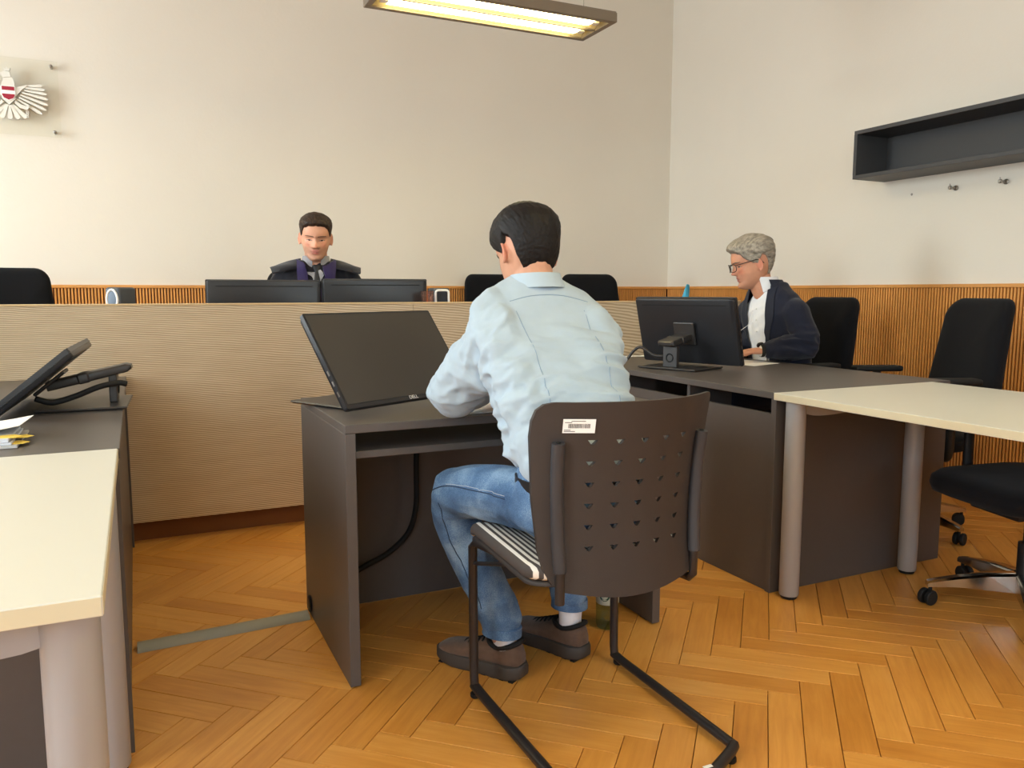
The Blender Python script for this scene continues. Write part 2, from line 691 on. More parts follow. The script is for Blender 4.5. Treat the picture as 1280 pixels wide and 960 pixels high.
M_['win'] = mat('window_paint', (235, 233, 228), 0.5)
def window(n, c, axis, half):
    bm = new_bm()
    d = 0.14
    def bar(u0, u1, z0, z1):
        if axis == 'x':
            box(bm, XL - d, XL - d + 0.06, c + u0, c + u1, z0, z1, 0.004, 1)
        else:
            box(bm, c + u0, c + u1, YF - d, YF - d + 0.06, z0, z1, 0.004, 1)
    bar(-half, -half + 0.06, 0.9, 3.0); bar(half - 0.06, half, 0.9, 3.0)
    bar(-half + 0.06, half - 0.06, 0.9, 0.96); bar(-half + 0.06, half - 0.06, 2.94, 3.0)
    bar(-0.035, 0.035, 0.96, 2.94)
    w = struct('window_%d' % n, bm, M_['win'])
    for s in (-1, 1):
        bm = new_bm()
        u0, u1 = (-half + 0.06, -0.035) if s < 0 else (0.035, half - 0.06)
        if axis == 'x':
            box(bm, XL - d + 0.028, XL - d + 0.033, c + u0, c + u1, 0.96, 2.94)
        else:
            box(bm, c + u0, c + u1, YF - d + 0.028, YF - d + 0.033, 0.96, 2.94)
        put('pane', bm, M_['pane'], w)
window(1, 0.35, 'x', 0.65); window(2, 4.3, 'x', 0.65)
window(3, -1.2, 'y', 0.7); window(4, 2.3, 'y', 0.7)

# fluted wainscot on the back and right wall
WH = 1.152
def wainscot(n, axis):
    bm = new_bm()
    if axis == 'y':
        box(bm, XL, XR, YB - 0.012, YB, 0, WH - 0.02)
    else:
        box(bm, XR - 0.012, XR, YF, YB - 0.012, 0, WH - 0.02)
    w = struct('trim_%d' % n, bm, M_['oak_gap'])
    bm = new_bm()
    if axis == 'y':
        box(bm, XL, XR, YB - 0.03, YB, WH - 0.02, WH, 0.003, 1)
    else:
        box(bm, XR - 0.03, XR, YF, YB - 0.03, WH - 0.02, WH, 0.003, 1)
    put('top_rail', bm, M_['oak_rail'], w)
    bm = new_bm()
    p, k = 0.018, 0
    lo, hi = (XL, XR - 0.024) if axis == 'y' else (YF, YB - 0.024)
    while lo + (k + 1) * p < hi:
        u = lo + k * p
        prof = [(u + 0.0065, 0.0), (u + 0.007, 0.009), (u + 0.009, 0.011), (u + 0.0155, 0.011), (u + 0.0175, 0.009), (u + 0.018, 0.0)]
        if axis == 'y':
            loft(bm, [[V(a, YB - 0.011 - d, z) for a, d in prof] for z in (0.0, WH - 0.0205)], closed=False, cap=False)
        else:
            loft(bm, [[V(XR - 0.011 - d, a, z) for a, d in prof] for z in (0.0, WH - 0.0205)], closed=False, cap=False)
        k += 1
    o = put('fluting', bm, M_['oak'], w)
    o['kind'] = 'stuff'
wainscot(1, 'y'); wainscot(2, 'x')

# raised dais behind the judge's bench
bm = new_bm(); box(bm, -2.6, 3.25, 4.02, YB - 0.03, -0.012, 0.16)
struct('trim_3', bm, M_['oak_rail'])

# ------------------------------------------------------------------ herringbone parquet
PW, PN = 0.086187, 4.945
ANG = math.radians(-42.726)
ea = np.array((math.cos(ANG), math.sin(ANG)))
eb = np.array((-math.sin(ANG), math.cos(ANG)))
O0 = np.array((1.6736, 1.6177))
PL = PW * PN
def plank_bm(bm, M=None, gap=0.0010, slack=0.0):
    x, y, c, h = PL / 2 - gap, PW / 2 - gap, 0.0008, 0.012
    lv = [(x, y, -h), (x, y, -c), (x - c, y - c, 0)]
    rings = []
    for a, b, z in lv:
        ring = [V(-a, -b, z), V(a, -b, z), V(a, b, z), V(-a, b, z)]
        rings.append([bm.verts.new(M @ p if M else p) for p in ring])
    uvl = bm.loops.layers.uv.get('plank') or bm.loops.layers.uv.new('plank')
    fs = []
    for A, B in zip(rings, rings[1:]):
        for k in range(4):
            fs.append(bm.faces.new((A[k], A[(k + 1) % 4], B[(k + 1) % 4], B[k])))
    fs.append(bm.faces.new(rings[-1]))
    inv = M.inverted() if M else None
    for f in fs:
        for l in f.loops:
            p = inv @ l.vert.co if inv else l.vert.co
            l[uvl].uv = (p.x, p.y)
planks = []
for k in range(-90, 90):
    for j in range(-16, 16):
        # first family runs along ea, second along eb
        for fam in (0, 1):
            if fam == 0:
                a, b = k - PN / 2 + j * PN, k - 0.5 - j * PN
            else:
                a, b = k + 0.5 + j * PN, k - PN / 2 - j * PN
            c = O0 + (ea * a + eb * b) * PW
            if XL - 0.2 < c[0] < XR + 0.2 and YF - 0.2 < c[1] < YB + 0.2:
                planks.append((c[0], c[1], ANG + (PI / 2 if fam else 0)))
yaw = math.radians(25.218)
def seen_size(p):
    fw = p[0] * math.sin(yaw) + p[1] * math.cos(yaw)
    rt = p[0] * math.cos(yaw) - p[1] * math.sin(yaw)
    if fw < 1.5 or abs(rt / fw) > 0.74 or p[1] > 4.0:
        return 0.0
    return 1 / fw ** 3
planks.sort(key=seen_size, reverse=True)
pb = new_bm(); plank_bm(pb)
pme = bpy.data.meshes.new('plank'); pb.to_mesh(pme); pb.free()
pme.materials.append(M_['floor'])
for i, (x, y, r) in enumerate(planks[:296]):
    o = bpy.data.objects.new('plank', pme)
    COL.objects.link(o)
    o.parent = floor
    o.location = (x, y, random.uniform(-0.0002, 0.0))
    o.rotation_euler = (0, 0, r + (PI if random.random() < 0.5 else 0))
bm = new_bm()
for x, y, r in planks[296:]:
    if -0.3 < (x - XL) and x < XR + 0.25:
        plank_bm(bm, Matrix.Translation((x, y, 0)) @ Matrix.Rotation(r, 4, 'Z'))
far = put('parquet_border', bm, M_['floor'], floor)
far['kind'] = 'stuff'

# ------------------------------------------------------------------ judge's bench
t = base('judge_bench', (1.0, 3.9, 0), "long courtroom bench with pale finely grooved front, the judge sitting behind it", 'bench')
xs = (-1.6, 1.25, 3.32)
for a, b in zip(xs, xs[1:]):
    bm = new_bm(); box(bm, a + 0.0008, b - 0.0008, 3.80, 3.825, 0.095, 1.0495, 0.001, 1)
    put('front_panel', bm, M_['bench'], t)
bm = new_bm(); box(bm, -1.6, 3.32, 3.797, 3.875, 1.050, 1.058, 0.001, 1)
put('top_board', bm, M_['bench_top'], t)
bm = new_bm(); box(bm, -1.6, 3.32, 3.855, 3.88, 0.0, 0.16)
put('kick_board', bm, M_['kick'], t)
bm = new_bm(); box(bm, -1.6, 3.32, 3.83, 4.26, 0.80, 0.825, 0.002, 1)
put('worktop', bm, M_['bench_top'], t)
for x in (-1.6, 3.298):
    bm = new_bm(); box(bm, x, x + 0.022, 3.83, 4.2, 0.161, 0.799)
    put('end_panel', bm, M_['bench_top'], t)

# ------------------------------------------------------------------ desks
def desk_parts(t, x0, x1, y0, y1, face, modesty_top=0.66):
    """dark desk: slab, two end panels, a modesty panel towards the middle of the room"""
    for a in (y0 + 0.004, y1 - 0.029):
        bm = new_bm(); box(bm, x0 + 0.004, x1 - 0.004, a, a + 0.025, 0.0, 0.7245, 0.001, 1)
        put('end_panel', bm, M_['lam'], t)
    bm = new_bm(); box(bm, x0, x1, y0, y1, 0.725, 0.75, 0.0015, 1)
    put('desk_top', bm, M_['lam'], t)
    fx = x0 + 0.012 if face < 0 else x1 - 0.03
    bm = new_bm(); box(bm, fx, fx + 0.018, y0 + 0.0295, y1 - 0.0295, 0.0, modesty_top, 0.001, 1)
    put('modesty_panel', bm, M_['lam'], t)
    sx_ = (x0 + 0.035, x0 + 0.26) if face < 0 else (x1 - 0.26, x1 - 0.035)
    bm = new_bm(); box(bm, sx_[0], sx_[1], y0 + 0.03, y1 - 0.03, 0.60, 0.615)
    put('cable_shelf', bm, M_['lam'], t)
    for q in (1 / 3, 0.68):
        yy = y0 + (y1 - y0) * q
        bm = new_bm(); box(bm, sx_[0], sx_[1], yy, yy + 0.018, 0.6155, 0.7245)
        put('divider', bm, M_['lam'], t)

RX0, RX1, RY0 = 2.07, 3.0, 2.165
t = base('dark_desk', (2.53, 3.0, 0), 'dark grey desk on the right with the man in a suit behind it', 'desk')
desk_parts(t, RX0, RX1, RY0, 3.785, -1, 0.668)
t = base('dark_desk', (-0.5, 2.9, 0), 'dark grey desk at the left edge carrying a tilted monitor and papers', 'desk')
desk_parts(t, -0.95, -0.048, 2.03, 3.785, 1, 0.668)

# central desk of the questioned man
DX0, DX1, DY0, DY1 = 0.497, 1.547, 2.118, 2.75
cd = base('witness_desk', (1.02, 2.43, 0), 'small dark grey open desk in the middle with a keyboard shelf', 'desk')
for a in (DX0, DX1 - 0.03):
    bm = new_bm(); box(bm, a, a + 0.03, DY0, DY1, 0.004, 0.726, 0.0015, 1)
    put('side_panel', bm, M_['lam'], cd)
    for yy in (DY0 + 0.04, DY1 - 0.08):
        bm = new_bm(); box(bm, a + 0.004, a + 0.026, yy, yy + 0.04, 0, 0.0045)
        put('foot_glide', bm, M_['black'], cd)
bm = new_bm(); box(bm, DX0, DX1, DY0, DY1, 0.7265, 0.75, 0.0015, 1)
put('desk_top', bm, M_['lam'], cd)
bm = new_bm(); box(bm, DX0 + 0.0305, DX1 - 0.0305, DY0 + 0.02, DY1 - 0.06, 0.652, 0.672, 0.001, 1)
put('keyboard_shelf', bm, M_['lam'], cd)
bm = new_bm(); box(bm, DX0 + 0.0305, DX1 - 0.0305, DY1 - 0.05, DY1 - 0.03, 0.006, 0.70, 0.001, 1)
put('modesty_panel', bm, M_['lam'], cd)
bm = new_bm()
lathe(bm, [(0.0, 0), (0.028, 0.0), (0.030, 0.004), (0.024, 0.008), (0.0, 0.009)], n=20, M=frame((DX0 - 0.0005, 2.68, 0.045), (0, 0, 1), (0, 1, 0), (-1, 0, 0)))
put('cable_outlet', bm, M_['black'], cd)

# white tables set against the desks
def white_table(name, x0, x1, y0, y1, label, arc_right):
    t = base(name, ((x0 + x1) / 2, (y0 + y1) / 2, 0), label, 'table', 'white tables in front of the desks')
    bm = new_bm(); box(bm, x0, x1, y0, y1, 0.7245, 0.7505, 0.002, 2)
    me = put('table_top', bm, M_['white_lam'], t)
    bm = new_bm()
    for xx in (x0 - 0.0006, x1 - 0.0004):
        box(bm, xx, xx + 0.001, y0 + 0.002, y1 - 0.002, 0.7262, 0.7488)
    for yy in (y0 - 0.0006, y1 - 0.0004):
        box(bm, x0 + 0.002, x1 - 0.002, yy, yy + 0.001, 0.7262, 0.7488)
    put('edging', bm, M_['white_edge'], t)
    for yy in (y0 + 0.075, y1 - 0.055):
        for xx in (x0 + 0.055, x1 - 0.155):
            if arc_right is False:
                xx = x1 - 0.042 if xx > (x0 + x1) / 2 else x0 + 0.155
            bm = new_bm()
            lathe(bm, [(0.0, 0.012), (0.033, 0.012), (0.035, 0.016), (0.035, 0.722), (0.0, 0.722)], c=(xx, yy, 0), n=28)
            o = put('leg', bm, M_['silver'], t, smooth=40)
            bm = new_bm()
            lathe(bm, [(0.0, 0.0), (0.027, 0.0), (0.029, 0.004), (0.029, 0.013), (0.0, 0.013)], c=(xx, yy, 0), n=20)
            put('foot', bm, M_['rubber'], o, smooth=40)
        xa, xb = (x0 + 0.09, x1 - 0.19) if arc_right else (x0 + 0.19, x1 - 0.058)
        bm = new_bm()
        low, up = [], []
        for k in range(17):
            u = k / 16
            xx = xa + (xb - xa) * u
            low.append((xx, 0.722 - 0.062 + 0.05 * (2 * u - 1) ** 6 * 0.35 + (0.03 * u if arc_right else 0.03 * (1 - u))))
            up.append((xx, 0.722))
        prism(bm, low + up[::-1], 0.028, M=frame((0, yy + 0.014, 0), (1, 0, 0), (0, 0, 1), (0, -1, 0)))
        put('apron', bm, M_['silver'], t)
    return t
white_table('white_table', 2.055, 2.885, 0.85, 2.163, 'white table on silver legs at the right, pushed against the dark desk', True)
white_table('white_table', -0.88, -0.052, 1.035, 2.028, 'white table on thick silver legs in the near left corner', False)

# ------------------------------------------------------------------ pendant luminaires: one in view, the others added for light
def luminaire(loc, label):
    x0, x1, y0, y1, z = -0.625, 0.625, -0.175, 0.175, 0.0
    t = base('pendant_luminaire', (0, 0, 0), label, 'lamp', 'pendant luminaires over the courtroom')
    bm = new_bm()
    w, h = 0.032, 0.048
    box(bm, x0, x1, y0, y0 + w, z, z + h, 0.002, 1)
    box(bm, x0, x1, y1 - w, y1, z, z + h, 0.002, 1)
    box(bm, x0, x0 + w, y0 + w, y1 - w, z, z + h, 0.002, 1)
    box(bm, x1 - w, x1, y0 + w, y1 - w, z, z + h, 0.002, 1)
    put('frame', bm, M_['lamp_body'], t)
    bm = new_bm(); box(bm, x0 + w, x1 - w, -0.007, 0.007, z + 0.001, z + 0.04)
    put('divider', bm, M_['lamp_body'], t)
    bm = new_bm(); box(bm, x0 + 0.004, x1 - 0.004, y0 + 0.004, y1 - 0.004, z + 0.0485, z + 0.054)
    put('cover', bm, M_['lamp_body'], t)
    for s in (-1, 1):
        bm = new_bm()
        a, b = (0.0075, y1 - w - 0.001) if s > 0 else (y0 + w + 0.001, -0.0075)
        prof = []
        for k in range(9):
            u = k / 8
            prof.append((a + (b - a) * u, z + 0.008 + 0.034 * math.sin(PI * u)))
        prof2 = [(p, q + 0.002) for p, q in prof]
        loft(bm, [[V(xx, p, q) for p, q in prof + prof2[::-1]] for xx in (x0 + w + 0.001, x1 - w - 0.001)])
        r = put('reflector', bm, M_['reflector'], t, smooth=40)
        bm = new_bm()
        yc = (a + b) / 2
        tube(bm, [(x0 + 0.10, yc, z + 0.017), (x1 - 0.10, yc, z + 0.017)], 0.045, n=16, flat=(0.2, 1.05))
        put('fluorescent_tube', bm, M_['glow'], t)
        for xx in (x0 + 0.058, x1 - 0.098):
            bm = new_bm(); box(bm, xx, xx + 0.04, yc - 0.02, yc + 0.02, z + 0.008, z + 0.03, 0.004, 2)
            put('tube_holder', bm, M_['white'], r)
    for xx in (x0 + 0.1, x1 - 0.1):
        bm = new_bm()
        tube(bm, [(xx, 0.09, z + 0.05), (xx, 0, z + 0.11), (xx, -0.09, z + 0.05)], 0.0012, n=6)
        tube(bm, [(xx, 0, z + 0.11), (xx, 0, ZC - 2.5)], 0.0012, n=6)
        put('suspension_wire', bm, M_['wire'], t)
    t.location = loc
    return t
luminaire((1.715, 3.86, 2.5), 'flat grey pendant luminaire with two lit tubes hanging over the bench')
luminaire((1.715, 0.9, 2.5), 'flat grey pendant luminaire added out of view for light, above the open floor')  # unseen extra lamp, added for warm light from above
luminaire((-1.2, 0.9, 2.5), 'flat grey pendant luminaire added out of view for light, above the left white table')  # unseen lamp added to brighten the lower bench front from above
luminaire((0.25, -0.9, 2.5), 'flat grey pendant luminaire added out of view for light, behind the viewer')  # added out of view, throws more light forward onto the bench
luminaire((-1.2, 3.86, 2.5), 'flat grey pendant luminaire added out of view for light, over the far left end of the bench')  # extra lamp outside the frame, added to fill the left side with light

# ------------------------------------------------------------------ coat of arms on clear plate
px, pz, py = -0.60, 2.240, YB
t = base('coat_of_arms_plaque', (px, py, pz), 'clear plate on the left wall with a white eagle and red white shield', 'plaque')
bm = new_bm(); box(bm, px - 0.255, px + 0.255, py - 0.042, py - 0.034, pz - 0.218, pz + 0.218, 0.002, 2)
put('clear_plate', bm, M_['acrylic'], t)
for sx in (-1, 1):
    for sz in (-1, 1):
        bm = new_bm()
        lathe(bm, [(0, 0), (0.008, 0), (0.008, 0.034), (0.009, 0.042), (0.009, 0.047), (0.004, 0.05), (0, 0.05)], n=14,
              M=frame((px + sx * 0.222, py, pz + sz * 0.188), (1, 0, 0), (0, 0, 1), (0, -1, 0)))
        put('standoff_bolt', bm, M_['steel'], t, smooth=40)
EY = py - 0.043
def relief(outline, depth=0.012, y=EY):
    bm = new_bm()
    prism(bm, [(px + a, pz + b) for a, b in outline], depth, M=frame((0, y, 0), (1, 0, 0), (0, 0, 1), (0, -1, 0)))
    return bm
def feather(x0, z0, x1, z1, w0, w1, depth, name, tip=0.5):
    d = np.array((x1 - x0, z1 - z0)); L = np.hypot(*d); d /= L
    n = np.array((-d[1], d[0]))
    pts = []
    for u, w in ((0, w0), (0.5, (w0 + w1) / 2 * 1.1), (0.85, w1), (0.97, w1 * tip)):
        pts.append(np.array((x0, z0)) + d * L * u + n * w / 2)
    pts.append(np.array((x1, z1)))
    for u, w in ((0.97, w1 * tip), (0.85, w1), (0.5, (w0 + w1) / 2 * 1.1), (0, w0)):
        pts.append(np.array((x0, z0)) + d * L * u - n * w / 2)
    put(name, relief([tuple(p) for p in pts], depth), M_['chalk'], t)
for s in (-1, 1):
    fan = [(0.085, 0.060, 0.172, 0.068), (0.085, 0.048, 0.186, 0.046), (0.078, 0.034, 0.194, 0.022), (0.068, 0.020, 0.198, -0.008),
           (0.058, 0.006, 0.196, -0.040), (0.050, -0.008, 0.186, -0.070), (0.044, -0.022, 0.164, -0.094)]
    for i, (a, b, c, d) in enumerate(fan):
        feather(s * a, b, s * c, d, 0.008, 0.0165, 0.010 + 0.002 * (i % 2), 'wing_feather')
    put('wing_bone', relief([(s * 0.03, 0.045), (s * 0.06, 0.052), (s * 0.092, 0.066), (s * 0.094, 0.058), (s * 0.066, 0.034), (s * 0.048, 0.01), (s * 0.035, -0.005)][::s], 0.014), M_['chalk'], t)
    bm = relief([(s * 0.032, -0.03), (s * 0.06, -0.05), (s * 0.085, -0.055), (s * 0.098, -0.045), (s * 0.1, -0.062), (s * 0.088, -0.078), (s * 0.07, -0.072), (s * 0.05, -0.068), (s * 0.028, -0.045)][::s], 0.018)
    put('leg', bm, M_['chalk'], t)
    for k in range(3):
        bm = new_bm()
        tube(bm, [(px + s * (0.088 + 0.006 * math.cos(q)), EY - 0.014, pz - 0.088 - 0.013 * k + 0.006 * math.sin(q)) for q in [2 * PI * i / 10 for i in range(10)]], 0.0022, n=6, closed=True)
        put('chain_link', bm, M_['chalk'], t)
for k in range(5):
    a = (k - 2) * 0.30
    feather(math.sin(a) * 0.03, -0.045 - 0.01 * math.cos(a), math.sin(a) * 0.145, -0.03 - 0.105 * math.cos(a * 0.8), 0.010, 0.026, 0.011 + 0.002 * (k % 2), 'tail_feather', 0.75)
put('eagle_body', relief([(0.035, 0.045), (0.032, 0.075), (0.022, 0.105), (-0.008, 0.115), (-0.028, 0.105), (-0.022, 0.085), (-0.036, 0.05), (-0.034, -0.02), (0.0, -0.055), (0.034, -0.02)], 0.016), M_['chalk'], t)
put('eagle_head', relief([(0.018, 0.1), (0.012, 0.128), (-0.012, 0.132), (-0.03, 0.122), (-0.05, 0.108), (-0.03, 0.106), (-0.022, 0.094)], 0.022), M_['chalk'], t)
put('crown', relief([(0.012, 0.133), (0.018, 0.152), (0.008, 0.143), (0.0, 0.157), (-0.008, 0.143), (-0.018, 0.152), (-0.013, 0.133)], 0.018), M_['chalk'], t)
sh = put('shield', relief([(0.035, 0.05), (-0.035, 0.05), (-0.035, 0.0), (-0.026, -0.02), (0, -0.032), (0.026, -0.02), (0.035, 0.0)], 0.020), M_['white'], t, label='white shield with red bands')
put('red_band', relief([(0.031, 0.046), (-0.031, 0.046), (-0.031, 0.025), (0.031, 0.025)], 0.0215), M_['red'], sh)
put('red_band', relief([(0.031, 0.004), (-0.031, 0.004), (-0.031, -0.003), (-0.023, -0.018), (0, -0.028), (0.023, -0.018), (0.031, -0.003)], 0.0215), M_['red'], sh)

# ------------------------------------------------------------------ wall shelf and hooks
sy0, sy1, sz0, sz1, sx0 = 1.85, 3.472, 1.762, 2.037, XR - 0.262
t = base('wall_shelf', (XR, 2.7, sz0), 'long charcoal open box shelf mounted on the right wall', 'shelf')
th = 0.022
bm = new_bm(); box(bm, sx0, XR, sy0, sy1, sz0, sz0 + th, 0.001, 1); put('bottom_board', bm, M_['shelf'], t)
bm = new_bm(); box(bm, sx0, XR, sy0, sy1, sz1 - th, sz1, 0.001, 1); put('top_board', bm, M_['shelf'], t)
for yy in (sy0, sy1 - th):
    bm = new_bm(); box(bm, sx0, XR, yy, yy + th, sz0 + th, sz1 - th); put('end_board', bm, M_['shelf'], t)
bm = new_bm(); box(bm, XR - 0.012, XR - 0.001, sy0 + th, sy1 - th, sz0 + th, sz1 - th); put('back_board', bm, M_['shelf'], t)

def coat_hook(y, z, label):
    t = base('coat_hook', (XR, y, z), label, 'hook', 'coat hooks below the wall shelf')
    bm = new_bm(); lathe(bm, [(0, 0), (0.014, 0), (0.014, 0.004), (0.008, 0.007), (0, 0.007)], n=16, M=frame((XR, y, z), (0, 1, 0), (0, 0, 1), (-1, 0, 0)))
    put('rosette', bm, M_['steel'], t, smooth=40)
    bm = new_bm(); lathe(bm, [(0.0, 0.006), (0.0055, 0.006), (0.0055, 0.042), (0.0105, 0.046), (0.0115, 0.052), (0.008, 0.056), (0, 0.056)], n=14, M=frame((XR, y, z), (0, 1, 0), (0, 0, 1), (-1, 0, 0)))
    tube(bm, [(XR - 0.049, y, z), (XR - 0.051, y, z + 0.02)], 0.003, n=8)
    put('peg', bm, M_['steel'], t, smooth=40)
coat_hook(2.999, 1.674, 'small steel coat hook, the left of two below the wall shelf')
coat_hook(2.719, 1.674, 'small steel coat hook, the right of two below the wall shelf')

# ------------------------------------------------------------------ monitors
def monitor(c, yaw_d, tilt_d, back, label, W=0.54, H=0.325, group=None, text=None, deskz=0.75, post_h=0.11, stand=True, base_size=(0.25, 0.31), shift=0.0):
    ya, ti = math.radians(yaw_d), math.radians(tilt_d)
    nh = Vector((math.cos(ya), math.sin(ya), 0))
    n = nh * math.cos(ti) + Vector((0, 0, math.sin(ti)))
    up = -nh * math.sin(ti) + Vector((0, 0, math.cos(ti)))
    r = up.cross(n)
    c = Vector(c)
    side = Vector((0, 0, 1)).cross(nh)
    bc = Vector((c.x, c.y, deskz)) - nh * back
    t = base('monitor', tuple(bc), label, 'monitor', group)
    F = frame(c, r, up, n)
    bm = new_bm(); prism(bm, rrect(W, H, 0.006, 3), 0.014, M=F @ Matrix.Translation((0, 0, -0.014)))
    put('casing', bm, M_['black_gloss'], t)
    bm = new_bm()                                   # swelling back shell
    rings = []
    for s, d in ((1.0, -0.0141), (0.997, -0.022), (0.985, -0.0275), (0.95, -0.0295)):
        rings.append([F @ V(x * s, y * s - (1 - s) * 0.0, d) for x, y in rrect(W * 0.99, H * 0.985, 0.012, 4)])
    loft(bm, rings)
    sh = put('back_shell', bm, M_['black_gloss'], t, smooth=35)
    bm = new_bm(); box(bm, -W * 0.42, W * 0.42, H * 0.392, H * 0.405, -0.0304, -0.0290, M=F)
    put('vent_slot', bm, M_['rubber'], sh)
    bm = new_bm(); box(bm, -W / 2 + 0.007, W / 2 - 0.007, -H / 2 + 0.014, H / 2 - 0.007, 0.0002, 0.0012, M=F)
    put('screen', bm, M_['screen'], t)
    for k in range(3):
        bm = new_bm(); box(bm, -W / 2 - 0.0008, -W / 2 + 0.002, -H * 0.36 + 0.035 * k, -H * 0.36 + 0.035 * k + 0.016, -0.011, -0.005, M=F)
        put('side_port', bm, M_['steel'], t)
    if text:
        put('emblem', text_mesh(text, 0.017, F @ Matrix.Translation((0, -H / 2 + 0.0075, 0.0008))), M_['white'], t)
    if stand:
        B = frame(bc + side * shift * 0.7, side, -nh, (0, 0, 1))         # local y = away from the sitter
        bm = new_bm()
        o = [(-base_size[1] / 2, -base_size[0] / 2), (base_size[1] / 2, -base_size[0] / 2), (base_size[1] / 2, base_size[0] / 2), (-base_size[1] / 2, base_size[0] / 2)]
        rings = [[B @ V(x * s, y * s, z) for x, y in o] for s, z in ((0.96, 0.0015), (1, 0.007), (0.985, 0.011))]
        loft(bm, rings)
        put('stand_base', bm, M_['stand'], t)
        py_ = base_size[0] / 2 - 0.045
        B = frame(bc + side * shift, side, -nh, (0, 0, 1))
        bm = new_bm(); box(bm, -0.038, 0.038, py_ - 0.012, py_ + 0.012, 0.0105, post_h, 0.004, 2, M=B)
        put('stand_post', bm, M_['stand'], t)
        bm = new_bm()
        tube(bm, [tuple(B @ V(q[0], q[1], q[2])) for q in [(0.018 * math.cos(a), py_ + 0.0125, 0.055 + 0.018 * math.sin(a)) for a in [2 * PI * i / 16 for i in range(16)]]], 0.003, n=6, closed=True)
        put('cable_ring', bm, M_['rubber'], t)
        a = B @ V(0, py_ + 0.055, post_h + 0.012)
        e = c + side * shift * 0.6 - n * 0.045 - up * 0.02
        ax = (e - a); L = ax.length; ax.normalize()
        zz = ax.cross(side) * -1
        if zz.z < 0:
            zz = -zz
        A = frame(a, side, ax, zz)
        bm = new_bm()
        rings = []
        for u, w, h in ((0.0, 0.034, 0.006), (0.06, 0.042, 0.013), (0.5, 0.042, 0.014), (0.52, 0.046, 0.016), (0.62, 0.046, 0.016), (0.64, 0.042, 0.014), (1.0, 0.04, 0.014)):
            rings.append([A @ V(x, u * L, z) for x, z in rrect(w * 2, h * 2, 0.006, 3)])
        loft(bm, rings)
        put('stand_arm', bm, M_['stand'], t, smooth=35)
        bm = new_bm(); box(bm, -0.055, 0.055, -0.06, 0.05, -0.047, -0.036, 0.004, 2, M=F)
        put('mount_plate', bm, M_['stand'], t)
    else:
        B = frame(bc, side, -nh, (0, 0, 1))
        bm = new_bm(); box(bm, -0.12, 0.12, -0.09, 0.09, 0.001, 0.012, 0.004, 2, M=B); put('stand_base', bm, M_['stand'], t)
        bm = new_bm(); box(bm, -0.03, 0.03, 0.01, 0.03, 0.0118, c.z - deskz, 0.004, 2, M=B); put('stand_post', bm, M_['stand'], t)
    return t
monitor((0.721, 2.412, 0.914), -61.99, 35.6, 0.19, 'tilted dark monitor on the small middle desk, screen towards the seated man', text='DELL', base_size=(0.25, 0.40), shift=0.07)
monitor((2.383, 3.08, 0.930), 20.5, 16.1, 0.07, 'monitor seen from behind on the right desk before the man in a suit')
monitor((-0.271, 2.858, 0.864), 177.2, 50.0, 0.118, 'strongly tilted monitor on the left desk seen from its narrow side', H=0.27)
monitor((0.590, 4.16, 1.012), 91, 2, 0.02, 'left one of two monitors on the bench in front of the judge', W=0.555, H=0.315, group='monitors on the judge bench', deskz=0.825, stand=False)
monitor((1.150, 4.14, 1.020), 89, 2, 0.02, 'right one of two monitors on the bench in front of the judge', W=0.56, H=0.315, group='monitors on the judge bench', deskz=0.825, stand=False)

# ------------------------------------------------------------------ cables
def cable(name, pts, r, m, label, sub=8):
    bm = new_bm(); tube(bm, pts, r, n=10, sub=sub)
    return single(name, bm, m, pts[0], label, 'cable', smooth=180)
cable('monitor_cable', [(2.283, 3.085, 0.808), (2.23, 3.14, 0.808), (2.19, 3.19, 0.845), (2.165, 3.215, 0.83), (2.14, 3.25, 0.778), (2.115, 3.275, 0.762), (2.085, 3.33, 0.763), (2.056, 3.345, 0.766), (2.050, 3.36, 0.735), (2.056, 3.36, 0.66)], 0.007, M_['stand'],
      'thick grey cable looping from the right monitor stand over the desk edge')
cable('desk_cable', [(0.86, 2.60, 0.648), (0.857, 2.60, 0.5), (0.855, 2.605, 0.36), (0.83, 2.63, 0.26), (0.76, 2.655, 0.19), (0.66, 2.67, 0.14), (0.58, 2.675, 0.07), (0.545, 2.677, 0.03)], 0.010, M_['rubber'],
      'black cable hanging inside the middle desk below the shelf')
cable('monitor_cable', [(-0.285, 2.76, 0.790), (-0.24, 2.77, 0.775), (-0.18, 2.775, 0.79), (-0.115, 2.78, 0.815), (-0.06, 2.785, 0.825), (-0.035, 2.79, 0.82)], 0.009, M_['rubber'],
      'black cable tied along the arm of the left monitor')
bm = new_bm()
prof = []
for k in range(9):
    a = PI * k / 8
    prof.append((0.036 * math.cos(a), 0.0005 + 0.018 * math.sin(a)))
loft(bm, [[V(x, 2.652 + (x + 0.045) * 0.06 + p, q) for p, q in prof] for x in (-0.045, 0.488)])
single('floor_cable_duct', bm, M_['duct'], (0.22, 2.67, 0), 'rounded grey cable duct across the parquet between left and middle desk', 'cable duct', smooth=50)

